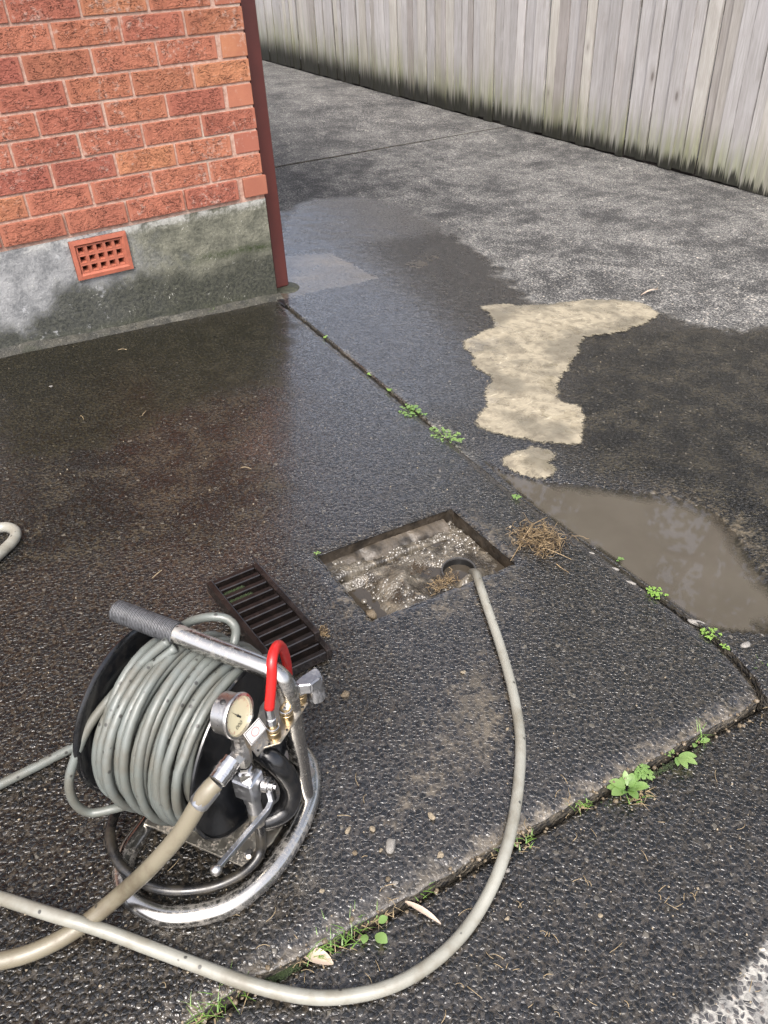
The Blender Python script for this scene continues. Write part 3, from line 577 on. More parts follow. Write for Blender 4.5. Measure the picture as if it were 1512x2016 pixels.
# ------------------------------------------------------------------ puddle and silt
def cdt_patch(name, poly, zf, mat, step, rough=.006, thick=.004, edge=.03):
    P = []; n = len(poly)
    for i in range(n):
        a = np.array(poly[i]); b = np.array(poly[(i+1) % n]); L = np.linalg.norm(b-a); k = max(1, int(L/(step*.35)))
        for t in range(k):
            p = a+(b-a)*t/k; nn = np.array((-(b-a)[1], (b-a)[0]))/L; P.append(p+nn*(rough*5.0*fbm(p[0], p[1], 9, 3)+rough*3.2*fbm(p[0], p[1], 45, 3)))
    ne = len(P); V = np.array(P); lo, hi_ = V.min(0), V.max(0)
    G = np.array([(x+random.uniform(-.3, .3)*step, y+random.uniform(-.3, .3)*step) for x in np.arange(lo[0], hi_[0], step) for y in np.arange(lo[1], hi_[1], step)])
    sd = poly_sd(P, G); G = G[sd > step*.5]; sd = sd[sd > step*.5]
    allp = [Vector(p) for p in P]+[Vector(p) for p in G]
    vo, eo, fo, *_ = delaunay_2d_cdt(allp, [(i, (i+1) % ne) for i in range(ne)], [], 1, 1e-6)
    d = poly_sd(P, np.array([(p.x, p.y) for p in vo])); d = np.maximum(d, 0)
    ver = [(p.x, p.y, zf(p.x, p.y)+(.0012+thick*min(1, dd/edge)+.0015*fbm(p.x, p.y, 20))) for p, dd in zip(vo, d)]
    o = pyd(name, ver, [tuple(f) for f in fo], None, mat, True); fattr(o.data, 'edge', d)
    return o
S1 = [tuple(onz(a, b, float(at(a, b)[2]))[:2]) for a, b in [(942, 602), (990, 596), (1060, 600), (1100, 594), (1150, 590), (1210, 588), (1260, 595), (1310, 618), (1270, 638), (1225, 655), (1190, 661), (1150, 664), (1142, 690), (1125, 718), (1100, 765), (1108, 788), (1140, 802), (1158, 826), (1150, 852), (1147, 878), (1100, 876), (1050, 872), (1000, 860), (968, 850), (938, 834), (940, 812), (955, 795), (948, 765), (960, 742), (930, 718), (925, 700), (910, 672), (940, 655), (970, 645), (965, 625)]]
silt1 = cdt_patch('silt_patch', S1, zB, M['silt'], .022); tag(silt1, 'large tan patch of dried silt spread on the dark driveway', 'silt patch', 'silt patches')
S2 = [tuple(at(a, b, -.008)[:2]) for a, b in [(985, 900), (1010, 888), (1050, 882), (1085, 888), (1100, 900), (1090, 915), (1105, 930), (1090, 946), (1050, 944), (1010, 930), (985, 918)]]
silt2 = cdt_patch('silt_patch', S2, zB, M['silt'], .016); tag(silt2, 'small tan silt patch at the head of the puddle', 'silt patch', 'silt patches')
lo, hi_ = np.array(PUD).min(0)-.06, np.array(PUD).max(0)+.06; nx, ny = int((hi_[0]-lo[0])/.012), int((hi_[1]-lo[1])/.012)
PW = np.array([(lo[0]+(hi_[0]-lo[0])*j/nx, lo[1]+(hi_[1]-lo[1])*i/ny) for i in range(ny+1) for j in range(nx+1)]); sdw = poly_sd(PUD, PW)
F = [(i*(nx+1)+j, i*(nx+1)+j+1, (i+1)*(nx+1)+j+1, (i+1)*(nx+1)+j) for i in range(ny) for j in range(nx) if sdw[i*(nx+1)+j] > -.05 and PW[i*(nx+1)+j][0] > j1x(PW[i*(nx+1)+j][1])-.004]
water = pyd('puddle', [(x, y, ZW) for x, y in PW], F, None, M['puddle'], True)
dist_open = np.where(PW[:, 0]-np.array([j1x(y) for y in PW[:, 1]]) < .12, .12, 0)
fattr(water.data, 'depth', np.maximum(sdw, 0)*1.0+dist_open*(sdw > .004)*.3); tag(water, 'muddy brown puddle along the slab joint', kind='structure')

# ------------------------------------------------------------------ drain pit
def QP(u, v, dz=0.0):
    q = QA(hs0+(hs1-hs0)*u, ht0+(ht1-ht0)*v); return (q[0], q[1], gz(*q)+dz)
DEP = .115
Vp = []; Fp = []
ring = [(u, 0) for u in np.linspace(0, 1, 24)]+[(1, v) for v in np.linspace(0, 1, 16)[1:]]+[(u, 1) for u in np.linspace(1, 0, 24)[1:]]+[(0, v) for v in np.linspace(1, 0, 16)[1:-1]]
for k, (dz, ins) in enumerate(((-.003, -.010), (-.032, -.002), (-.07, .004), (-DEP, .008))):
    for (u, v) in ring:
        uu = .5+(u-.5)*(1-ins*2); vv = .5+(v-.5)*(1-ins*3); j_ = .022*fbm(u*3+k, v*3, 5); Vp.append(QP(uu+j_*(k > 0), vv+j_*(k > 0), dz))
n = len(ring)
for k in range(3):
    for i in range(n): Fp.append((k*n+i, (k+1)*n+i, (k+1)*n+(i+1) % n, k*n+(i+1) % n))
Fp.append(tuple(3*n+i for i in range(n)))
pit = pyd('drain_pit', Vp, Fp, None, M['pit'], True); tag(pit, 'square concrete drain pit sunk in the slab', kind='structure')
# stepped ledge along the back edge of the pit
Vl = []; Fl = []; NL = 40
for i in range(NL):
    u = .035+.90*i/(NL-1); e = .014*fbm(u*3, 2, 4)
    for v, dz in ((.0, -.030), (.025, -.031+e), (.085+.05*fbm(u, 5, 5), -.037+e), (.135+.03*fbm(u, 1, 6), -.046+e), (.145, -.10)): Vl.append(QP(u, v, dz-.012*sstep(.5, 0, u)))
for i in range(NL-1):
    for k in range(4): a = i*5+k; Fl.append((a, a+5, a+6, a+1))
pyd('ledge', Vl, Fl, pit, M['ledge'], True)
def pit_uv(px, py, dz=-.045):
    p = at(px, py, dz)[:2]; s, t = QAinv(p); return (s-hs0)/(hs1-hs0), (t-ht0)/(ht1-ht0)
PU, PV = pit_uv(903, 1130, -.05); pc = np.array(QP(PU, PV))[:2]
def mud_h(u, v):
    h = -.047+.018*fbm(u, v, 4.0, 4)+.007*fbm(u+3, v, 14, 3)
    h += .012*sstep(.35, .75, v)*sstep(.15, .4, u)*sstep(.95, .7, u)+.014*sstep(.35, .0, abs(u-.45))*sstep(.5, .1, abs(v-.62))
    h -= .034*sstep(.30, .10, u)*sstep(.15, .4, v)*sstep(.98, .75, v)     # water in the left corner
    h -= .028*sstep(.04, .0, abs(v-.225))*sstep(.95, .8, u)               # gutter below the ledge
    q = np.array(QP(u, v))[:2]; d = np.linalg.norm(q-pc); h -= .07*sstep(.051, .043, d); h += .020*sstep(.085, .055, d)*sstep(.040, .048, d)*sstep(-.01, .03, (pc[1]-q[1])+(pc[0]-q[0])*.5); h -= .028*sstep(.09, .05, np.linalg.norm(q-np.array(QP(PU-.16, PV-.02))[:2]))
    return h
NU, NV = 110, 76; Vm = [QP(.004+.992*i/(NU-1), .006+.988*j/(NV-1), mud_h(i/(NU-1), j/(NV-1))) for j in range(NV) for i in range(NU)]
mud = pyd('mud', Vm, [(j*NU+i, j*NU+i+1, (j+1)*NU+i+1, (j+1)*NU+i) for j in range(NV-1) for i in range(NU-1)], None, M['mud'], True); tag(mud, 'churned wet brown mud filling the drain pit', kind='stuff')
slop = pyd('dirty_water', [QP(.004, .006, -.060), QP(.996, .006, -.060), QP(.996, .994, -.060), QP(.004, .994, -.060)], [(0, 1, 2, 3)], None, M['slop']); tag(slop, 'dark standing water in the drain pit', kind='structure')
_w = bpy.data.objects['dirty_water']; zq = np.mean([v.co.z for v in _w.data.vertices])
for v in _w.data.vertices: v.co.z = zq                                   # water lies level
# foam: bubbles gathered along the back and right of the pit
def hemi(c, r, vs, fs, n=9, m=4, fl=.75):
    b = len(vs)
    for i in range(m):
        a = math.pi/2*i/m
        for k in range(n): p = 2*math.pi*k/n; vs.append((c[0]+r*math.cos(a)*math.cos(p), c[1]+r*math.cos(a)*math.sin(p), c[2]+r*fl*math.sin(a)))
    vs.append((c[0], c[1], c[2]+r*fl))
    for i in range(m-1):
        for k in range(n): fs.append((b+i*n+k, b+i*n+(k+1) % n, b+(i+1)*n+(k+1) % n, b+(i+1)*n+k))
    for k in range(n): fs.append((b+(m-1)*n+k, b+(m-1)*n+(k+1) % n, b+m*n))
vb, fb = [], []; cnt = 0
def foam_at(u, v, r):
    q = np.array(QP(u, v)); 
    if np.linalg.norm(q[:2]-pc) < .055: return
    h = max(mud_h(u, v), -.061); hemi((q[0], q[1], q[2]+h-.001), r, vb, fb)
while cnt < 380:
    u, v = random.random(), random.random()
    wgt = sstep(.30, .75, u)*sstep(.75, .35, v)*1.0*(.35+.65*(fbm(u, v, 7, 2) > -.05))+.35*sstep(.12, .03, abs(u-(.20+.1*v)))*sstep(.1, .4, v)+.02
    if v < .07 and u < .55: continue
    if random.random() < wgt: foam_at(u, v, random.choice((.0024, .003, .004, .0052, .0075))*random.uniform(.7, 1.15)); cnt += 1
for a, b, r in ((785, 1035, .010), (660, 1108, .007), (672, 1103, .006), (706, 1103, .009), (722, 1110, .006), (902, 1040, .007), (850, 1072, .008), (745, 1075, .008), (768, 1072, .006), (716, 1172, .009), (735, 1165, .006), (806, 1032, .007)):
    u, v = pit_uv(a, b, -.04); foam_at(min(.98, max(.02, u)), min(.97, max(.03, v)), r)
foam = pyd('foam', vb, fb, None, M['foam'], True); tag(foam, 'glistening foam bubbles on the mud in the drain pit', kind='stuff')
# mouth of the pipe
zc = QP(PU, PV)[2]; tiltd = np.array((-.06, -.05, 1.0)); tiltd /= np.linalg.norm(tiltd)
pv, pf = lathe_mesh([(-.07, .049), (.010, .049), (.013, .047), (.013, .044), (.010, .043), (-.07, .043)], (pc[0], pc[1], zc-.045), tiltd, 40, cap=False)
dp_ = auto(pyd('drain_pipe', pv, pf, None, M['pvc'])); tag(dp_, 'round dark pipe mouth showing at the right of the drain pit', 'pipe')
bv_, bf_ = lathe_mesh([(-.03, .0428), (.009, .0428)], (pc[0], pc[1], zc-.045), tiltd, 40, cap=False); pyd('pipe_bore', bv_, bf_, dp_, M['ink'])  # black liner: the shade inside the pipe is put into its colour
pwv, pwf = lathe_mesh([(0, .0425), (.001, .0425)], (pc[0], pc[1], zc-.066), (0, 0, 1), 32); pyd('pipe_water', pwv, pwf, dp_, M['slop'])
# ------------------------------------------------------------------ brick house
house = empty('brick_house', (0, 0, 0)); tag(house, 'red rusticated brick house corner on a mossy concrete plinth', 'house')
ZT = .445                                                # top of the plinth
PL = []; FLc = []                                        # plinth: front and side faces with a gentle batter, plus fillet at the foot
box('mortar_wall', -6, -.005, .005, 8, ZT, 1.62, 0, house, M['mortar'])
box('upper_wall', -6, -.004, .004, 8, 1.622, 2.55, 0, house, M['brickwall'])
vx = [(-.851, -.626, .282, .433)]                        # opening for the vent
def plinth():
    v = []; f = []; xs_ = sorted(set([-6, -.851, -.626, -.004]+list(np.linspace(-2.2, -.004, 60))))
    zs_ = sorted(set([-.06, .282, .433, ZT]+list(np.linspace(-.06, ZT, 16)))); n_ = len(zs_)
    for x in xs_:
        for z in zs_: v.append((x, .001+.0025*fbm(x, z, 6)*(0 if (-.87 < x < -.6 and .27 < z < .45) else 1)+.004*0, z))
    for i in range(len(xs_)-1):
        for j in range(n_-1):
            cx, cz = (xs_[i]+xs_[i+1])/2, (zs_[j]+zs_[j+1])/2
            if -.851 < cx < -.626 and .282 < cz < .433: continue
            f.append((i*n_+j, (i+1)*n_+j, (i+1)*n_+j+1, i*n_+j+1))
    b = len(v); v += [(-.004, .001, -.06), (-.004, 8, -.06), (-.004, 8, ZT), (-.004, .001, ZT), (-6, 8, ZT), (-6, .001, ZT)]
    f += [(b, b+1, b+2, b+3), (b+3, b+2, b+4, b+5)]
    return pyd('plinth', v, f, house, M['plinth'])
plinth()
# mortar fillet along the foot of the plinth
vf = []; ff = []; xs_ = np.linspace(-3.0, .012, 110)
for x in xs_:
    for k, (y, z) in enumerate(((.006, .026), (-.003, .020), (-.013, .010), (-.024, .002), (-.026, -.02))):
        n_ = fbm(x, k*.4, 9); vf.append((x, y-.012*n_*(k > 1), gz(x, y)+z*(1+.8*fbm(x, 2, 5))+.0015*n_))
for i in range(len(xs_)-1):
    for k in range(4): a = i*5+k; ff.append((a, a+1, a+6, a+5))
pyd('mortar_fillet', vf, ff, house, M['fillet'], True)
bl_me = box_mesh(-.115, .115, 0, .105, -.038, .038, .003, 2)
bh_me = box_mesh(-.115, .115, 0, .105, -.038, .038, .003, 2)
bl_me.materials.append(M['brick'])
def put_brick(x, y, z, rz, dx=0.0, sx=1.0):
    o = bpy.data.objects.new('brick', bl_me); C.objects.link(o); o.parent = house
    o.location = (x+random.uniform(-.0012, .0012), y+dx+random.uniform(-.0012, .0015), z+random.uniform(-.001, .001)); o.rotation_euler = (random.uniform(-.006, .006), 0, rz+random.uniform(-.004, .004)); o.scale = (sx, 1, 1)
for k in range(-1, 12):                                   # k = -1 is the projecting bottom course
    z = .586+.086*k; pj = -.009 if k < 0 else 0.0; odd = (k % 2 == 1)
    if odd: put_brick(-pj, .115+pj, z, math.pi/2)          # end of a side-wall brick closes the corner
    for i in range(9):
        x = (-.24-.24*i if odd else -.115-.24*i)
        if not odd or True: put_brick(x-pj*0+(0 if i else -pj*.5)*0, 0, z, 0, pj)
    for i in range(7):
        y = (.115+.24*(i+1) if odd else .24+.24*i)
        put_brick(-pj, y, z, math.pi/2)
# terracotta air vent
def vent():
    v = []; f = []; mi = []; x0, x1, z0, z1 = -.850, -.627, .283, .432
    def quad(a, b, c, d, m=0): i = len(v); v.extend((a, b, c, d)); f.append((i, i+1, i+2, i+3)); mi.append(m)
    def rect_ring(o, i_, yo, yi, m=0):
        (a0, a1, b0, b1), (c0, c1, d0, d1) = o, i_
        O = [(a0, yo, b0), (a1, yo, b0), (a1, yo, b1), (a0, yo, b1)]; I = [(c0, yi, d0), (c1, yi, d0), (c1, yi, d1), (c0, yi, d1)]
        for k in range(4): quad(O[k], O[(k+1) % 4], I[(k+1) % 4], I[k], m)
    R = lambda t: (x0+t, x1-t, z0+t, z1-t)
    rect_ring((x0, x1, z0, z1), (x0, x1, z0, z1), .01, -.012); rect_ring(R(0), R(.015), -.012, -.014); rect_ring(R(.015), R(.021), -.014, -.006)
    gx0, gx1, gz0, gz1 = R(.021); cw = (gx1-gx0)/5; ch = (gz1-gz0)/3
    for i in range(5):
        for j in range(3):
            a0, b0 = gx0+cw*i, gz0+ch*j; c = (a0, a0+cw, b0, b0+ch); t = .0055; u = .0105
            rect_ring(c, (a0+t, a0+cw-t, b0+t, b0+ch-t), -.006, -.0065); rect_ring((a0+t, a0+cw-t, b0+t, b0+ch-t), (a0+u, a0+cw-u, b0+u, b0+ch-u), -.0065, .010)
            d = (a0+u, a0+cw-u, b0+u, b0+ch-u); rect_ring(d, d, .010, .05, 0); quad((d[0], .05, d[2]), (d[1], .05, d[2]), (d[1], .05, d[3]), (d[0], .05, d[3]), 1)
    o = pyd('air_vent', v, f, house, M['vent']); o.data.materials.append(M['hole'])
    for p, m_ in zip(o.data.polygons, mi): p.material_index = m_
    tag(o, 'terracotta air vent with fifteen square holes'); return o
vent()
# brown rectangular downpipe at the corner, on a dab of mortar
prism('downpipe', [(.036, .098), (.106, .098), (.106, .150), (.036, .150)], .006, 2.5, house, M['pipe'], .006)['label'] = 'red-brown rectangular downpipe at the house corner'
for z in (1.75, 2.2): box('pipe_strap', .0, .1085, .0955, .1525, z, z+.03, .001, house, M['pipe'])
vv_, fv_ = [], []; hemi((.075, .115, -.006), .085, vv_, fv_, 20, 5, .16); pyd('mortar_dab', vv_, fv_, house, M['plinth'], True)
box('soffit', -6.5, .5, -.5, 8.5, 2.551, 2.60, 0, house, M['white']); 
rf = pyd('roof', [(-6.6, -.6, 2.601), (.6, -.6, 2.601), (.6, 8.6, 2.601), (-6.6, 8.6, 2.601), (-3, 2.4, 4.3), (-3, 5.2, 4.3)], [(0, 1, 4), (1, 2, 5, 4), (2, 3, 5), (3, 0, 4, 5), (3, 2, 1, 0)], house, M['roof'])
box('gutter', -6.65, .65, -.65, -.56, 2.56, 2.68, .004, rf, M['white']); box('gutter', .56, .65, -.555, 8.6, 2.56, 2.68, .004, rf, M['white'])
# ------------------------------------------------------------------ paling fence
F0 = np.array(at(1512, 389)[:2]); F1 = np.array(at(522, 121)[:2]); fd = (F1-F0)/np.linalg.norm(F1-F0); fang = math.atan2(fd[1], fd[0])-math.pi/2
fence = empty('paling_fence', (F0[0], F0[1], gz(*F0)), 0); tag(fence, 'tall weathered grey timber paling fence with mouldy feet', 'fence')
pal = {}
for wd in (70, 85, 100, 115, 130, 145):
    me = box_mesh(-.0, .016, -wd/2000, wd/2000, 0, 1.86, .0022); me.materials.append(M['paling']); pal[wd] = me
t = -1.7
while t < 12.6:
    wd = random.choice((70, 85, 100, 100, 115, 130, 145)); c_ = F0+fd*(t+wd/2000); lay = random.choice((0, .003, .008, .018))
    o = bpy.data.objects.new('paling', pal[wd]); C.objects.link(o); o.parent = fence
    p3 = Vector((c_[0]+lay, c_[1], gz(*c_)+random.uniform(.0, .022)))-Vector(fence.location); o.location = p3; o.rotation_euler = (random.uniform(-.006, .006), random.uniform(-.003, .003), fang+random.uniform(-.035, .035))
    t += wd/1000+random.choice((.001, .003, .005, .008, -.006))
for z in (.32, 1.0, 1.62):
    a = F0-fd*1.7; b = F0+fd*12.6; q = np.array([a, b]); v = []
    for p in (a, b):
        for dx, dz in ((.032, 0), (.075, 0), (.075, .075), (.032, .075)): v.append((p[0]+dx-F0[0], p[1]-F0[1], gz(*p)+z+dz-gz(*F0)))
    pyd('rail', v, [(0, 1, 5, 4), (1, 2, 6, 5), (2, 3, 7, 6), (3, 0, 4, 7), (3, 2, 1, 0), (4, 5, 6, 7)], fence, M['timber'])
for k in range(5):
    p = F0+fd*(-1.2+2.4*k); box('post', p[0]+.076-F0[0], p[0]+.176-F0[0], p[1]-.05-F0[1], p[1]+.05-F0[1], gz(*p)-.1-gz(*F0), gz(*p)+1.8-gz(*F0), .003, fence, M['timber'])
a = F0-fd*1.7; b = F0+fd*12.6; v = []
for p in (a, b):
    for dx, dz in ((.030, -.09), (.05, -.09), (.05, .12), (.030, .12)): v.append((p[0]+dx-F0[0], p[1]-F0[1], gz(*p)+dz-gz(*F0)))
pyd('plinth_board', v, [(0, 1, 5, 4), (1, 2, 6, 5), (2, 3, 7, 6), (3, 0, 4, 7), (3, 2, 1, 0), (4, 5, 6, 7)], fence, M['hole'])  # strip coloured void-dark to paint the shade in the gap under the palings
# ------------------------------------------------------------------ trees beyond the fence (seen mirrored in the puddle)
def make_tree(loc, h, rad, seed, label):
    rr = random.Random(seed); t_ = empty('garden_tree', loc); tag(t_, label, 'tree', 'trees beyond the fence')
    v, f = [], []
    tube_mesh(catmull([(0, 0, -.2), (.06, .03, h*.3), (-.05, .08, h*.55), (.05, 0, h*.8)], 4), [.16-.11*i/12 for i in range(13)], 9, vs=v, fs=f)
    tips = []
    for k in range(9):
        a = rr.uniform(0, 6.28); z0 = h*rr.uniform(.3, .65); e = np.array((math.cos(a)*rad*.75, math.sin(a)*rad*.75, z0+rr.uniform(.2, 1.3))); tube_mesh(catmull([(0, 0, z0), (e[0]*.5, e[1]*.5, z0+.35), e], 4), [.06-.045*i/8 for i in range(9)], 6, vs=v, fs=f); tips.append(e)
    pyd('trunk', v, f, t_, M['bark'], True)
    v, f = [], []; cl = [np.array((rr.gauss(0, .5)*rad, rr.gauss(0, .5)*rad, h*.62+rr.gauss(0, .30)*h*.55)) for _ in range(24)]+tips
    for c_ in cl:
        cr = rr.uniform(.4, .75)
        for _ in range(170):
            p = c_+np.array([rr.gauss(0, .5)*cr for _ in range(3)]); d = np.array([rr.gauss(0, 1), rr.gauss(0, 1), rr.gauss(-.3, .6)]); d /= np.linalg.norm(d); s = np.cross(d, (rr.random(), rr.random(), 1)); s /= np.linalg.norm(s); L = rr.uniform(.09, .17); b = len(v)
            v += [p, p+d*L*.5+s*L*.28, p+d*L, p+d*L*.5-s*L*.28]; f.append((b, b+1, b+2, b+3))
    pyd('crown', v, f, t_, M['tree'])
make_tree((5.8, .9, -.62), 8.6, 2.0, 3, 'leafy tree beyond the fence mirrored in the puddle')
make_tree((6.2, -2.6, -.62), 8.2, 2.0, 5, 'leafy tree beyond the fence mirrored in the puddle')
make_tree((6.6, 3.6, -.62), 8.8, 1.9, 9, 'leafy tree beyond the fence mirrored in the puddle')
# ------------------------------------------------------------------ hose reel (local axes: x along the drum axis towards the viewer, y to the right and away, z up)
RO = np.array((-1.237, -2.362, gz(-1.237, -2.362))); RTH = math.radians(-57.8)
reel = empty('hose_reel', RO, RTH); tag(reel, 'stainless frame hose reel with black drum full of grey-green hose and gauge', 'hose reel')
RA = np.array((math.cos(RTH), math.sin(RTH), 0)); RB = np.array((-RA[1], RA[0], 0))
def rl(p): d = np.array(p, float)-RO; return (d@RA, d@RB, d[2])
HZ, RR, WD = .2115, .1615, .2235
base = [(-.178, -.05, .02), (-.177, -.118, .02), (-.175, -.168, .02), (-.150, -.212, .02), (-.104, -.236, .02), (-.046, -.236, .02), (.004, -.214, .02), (.050, -.174, .02), (.079, -.110, .02), (.088, -.040, .02), (.081, .035, .02), (.064, .085, .02), (.03, .128, .02), (-.03, .155, .02), (-.10, .155, .02), (-.15, .125, .02), (-.176, .06, .02)]
tube('base_frame', catmull(base, 8, True), .0185, reel, M['steel'], 18, True)
hp = [(.069, .052, .034), (.072, .048, .12), (.078, .042, .24), (.083, .036, .33), (.080, .034, .368), (.062, .033, .388), (.03, .034, .393), (-.06, .036, .395), (-.14, .038, .398), (-.245, .040, .402)]
hnd = tube('handle_frame', catmull(hp, 7), .0175, reel, M['steel'], 18)
gp = [(-.128+(-.258+.128)*i/46, .0378+.0022*i/46, .3976+.0046*i/46) for i in range(47)]
tube('grip', gp, [.0196+.0007*(i % 2) for i in range(47)], hnd, M['grip'], 18)
prism('base_plate', [(-.172, -.121), (.045, -.119), (.066, -.06), (.066, .10), (.03, .12), (-.172, .12)], .038, .043, reel, M['platem'], .001)
for x_, y_ in ((.04, -.095), (.045, .09), (-.15, -.09)): lathe('bolt', [(0, .008), (.004, .008), (.006, .006)], (x_, y_, .0432), (0, 0, 1), reel, M['brushed'], 6)
def flange(x, d):
    pr_ = [(0, .012), (0, RR-.010), (.002, RR-.004), (.006, RR), (.009, RR-.001), (.010, RR-.005), (.005, RR-.008), (.004, RR-.016), (.004, .05), (.006, .045), (.006, .012)]
    return lathe('drum_flange', pr_, (x, 0, HZ), (d, 0, 0), reel, M['black'], 72)
fl2 = flange(0, 1); fl1 = flange(-WD, -1)
lathe('drum_hub', [(0, .075), (WD-.002, .075)], (-WD+.001, 0, HZ), (1, 0, 0), reel, M['black'], 40)
lathe('drum_axle', [(-.008, .018), (.022, .018), (.023, .014), (.034, .014)], (0, 0, HZ), (1, 0, 0), reel, M['brushed'], 20)
for x_ in (-.236, .030):                                  # bearing brackets carrying the drum on the base plate
    if x_ > 0: prism('bearing_bracket', [(.022, -.02), (.028, -.02), (.028, .02), (.022, .02)], .044, .22, reel, M['black'])
# wound hose: two layers of turns, slanted and uneven
HR = .0079
def coil(r0, x0, x1, turns, ph, jit, seed):
    rr = random.Random(seed); off = [rr.uniform(-1, 1) for _ in range(int(turns)+3)]; pts = []; N = int(turns*40)
    for i in range(N+1):
        s = i/N; a = ph+2*math.pi*turns*s; k = turns*s; j = int(k); fr = k-j; o_ = off[j]*(1-fr)+off[j+1]*fr
        x = x0+(x1-x0)*s+jit*.5*o_+.006*math.sin(a+1.0); r = r0+jit*.55*off[(j+1) % len(off)]*math.sin(a*.5+j)+.0015*math.sin(3*a+j)
        r -= .034*(sstep(.45, 0, k)+sstep(.45, 0, turns-k)); pts.append((x, r*math.cos(a), HZ+r*math.sin(a)))
    return pts
c1 = coil(.1330, -.210, -.014, 11.6, 1.2, .004, 1); c2 = coil(.1500, -.010, -.196, 11.2, 2.6, .010, 2)
ch = tube('wound_hose', c1, HR, reel, M['coil'], 10); ch2 = tube('wound_hose', c2, HR, reel, M['coil'], 12)
c3 = coil(.1605, -.170, -.03, 4.2, .4, .012, 6); tube('wound_hose', c3, HR, reel, M['coil'], 12)
# slack turns hanging off the left end of the drum
def apx(px, py, x):
    d = ray(px, py); t_ = ((RO+RA*x-CAM)@RA)/(d@RA); return rl(CAM+t_*d)
sl1 = [apx(330, 1262, -.13), apx(285, 1300, -.165), apx(225, 1365, -.20), apx(175, 1430, -.222), apx(145, 1500, -.235), apx(136, 1545, -.24), apx(148, 1582, -.237), apx(178, 1600, -.222), apx(225, 1592, -.19), apx(270, 1580, -.17), apx(320, 1570, -.16)]
tube('slack_hose', catmull(sl1, 8), HR, reel, M['coil'], 12)
sl2 = [apx(345, 1275, -.12), apx(262, 1345, -.178), apx(208, 1415, -.20), apx(190, 1480, -.206), apx(196, 1530, -.205), apx(218, 1562, -.19), apx(262, 1572, -.16), apx(330, 1560, -.15)]
tube('slack_hose', catmull(sl2, 8), HR, reel, M['coil'], 12)
sl3 = [apx(345, 1245, -.19), apx(372, 1225, -.15), apx(410, 1215, -.11), apx(445, 1218, -.08), apx(463, 1235, -.06), apx(462, 1260, -.05), apx(450, 1300, -.05)]
sl3 = [(p[0], p[1], p[2]) for p in sl3]; tube('slack_hose', catmull(sl3, 8), HR, reel, M['coil'], 12)
# control plate with couplers (plan positions on the plate)
def rz_(px, py, z): return rl(onz(px, py, z+RO[2]))
PZ = .303
cpoly = [rz_(a, b, PZ)[:2] for a, b in [(606, 1384), (552, 1462), (520, 1472), (506, 1489), (493, 1470), (512, 1390), (538, 1356), (580, 1352)]]
cp = prism('control_plate', cpoly, PZ-.004, PZ, reel, M['platem'], .0011)
gq = [rz_(a, b, PZ)[:2] for a, b in [(524, 1400), (548, 1362)]]; gdx = (gq[1][0]-gq[0][0], gq[1][1]-gq[0][1])
pyd('plate_gusset', [(gq[0][0], gq[0][1], PZ+.0005), (gq[1][0], gq[1][1], PZ+.0005), (gq[1][0], gq[1][1], PZ+.065), (gq[0][0]+.003, gq[0][1], PZ+.0005), (gq[1][0]+.003, gq[1][1], PZ+.0005), (gq[1][0]+.003, gq[1][1], PZ+.065)], [(2, 1, 0), (3, 4, 5), (0, 1, 4, 3), (1, 2, 5, 4), (2, 0, 3, 5)], reel, M['platem'])
for a, b in ((565, 1437), (596, 1392), (530, 1465), (508, 1478)): q = rz_(a, b, PZ); lathe('plate_screw', [(0, .0022), (.0012, .002)], (q[0], q[1], PZ+.0001), (0, 0, 1), reel, M['ink'], 8)
def coupler(px, py, open_=False):
    x, y, _ = rz_(px, py, PZ)
    o = lathe('brass_coupler', [(0, .0105), (.006, .0105), (.0065, .0115), (.017, .0115), (.0175, .0108), (.020, .0108), (.0205, .0115), (.023, .0113), (.0235, .0096), (.027, .0093), (.0285, .0083)]+([(.0285, .0055), (.016, .005)] if open_ else []), (x, y, PZ+.0002), (0, 0, 1), reel, M['brass'], 22)
    lathe('collar', [(.0232, .0100), (.0236, .0106), (.0262, .0106), (.0266, .0097)], (x, y, PZ+.0002), (0, 0, 1), o, M['chrome'], 22)
    if open_: lathe('bore', [(.0120, .0050), (.0125, .0050)], (x, y, PZ+.0002), (0, 0, 1), o, M['ink'], 16)
    return np.array((x, y, PZ))
k1 = coupler(541, 1450); k2 = coupler(566, 1416, True); k3 = coupler(592, 1380)
lathe('hose_ferrule', [(0, .0066), (.005, .0066), (.0052, .0086), (.018, .0086), (.019, .0074), (.022, .0080), (.042, .0080)], k1+np.array((0, 0, .0286)), (0, 0, 1), reel, M['zinc'], 8)
kt = k1+np.array((0, 0, .068)); kx = k1[0]; rp = [kt, apx(535, 1335, kx), apx(535, 1304, kx-.003), apx(540, 1281, kx-.010), apx(549, 1270, kx-.020), apx(558, 1281, kx-.032), apx(564, 1303, kx-.042), apx(567, 1330, kx-.047)]
tube('red_hose', catmull(rp, 8), .0083, reel, M['red'], 14)
# angular cast plug on the far coupler
pk = prism('cast_plug', [rz_(a, b, .357)[:2] for a, b in [(580, 1343), (592, 1331), (621, 1312), (631, 1322), (631, 1334), (612, 1348), (586, 1350)]], .334, .357, reel, M['zinc'], .0025)
q = rz_(618, 1333, .345); lathe('plug_spout', [(0, .0135), (.02, .0135), (.040, .0155), (.044, .015)], (q[0], q[1], .340), (0, 0, -1), reel, M['zinc'], 20)
lathe('plug_neck', [(0, .0085), (.010, .0095)], k3+np.array((0, 0, .0275)), (0, 0, 1), reel, M['zinc'], 16)
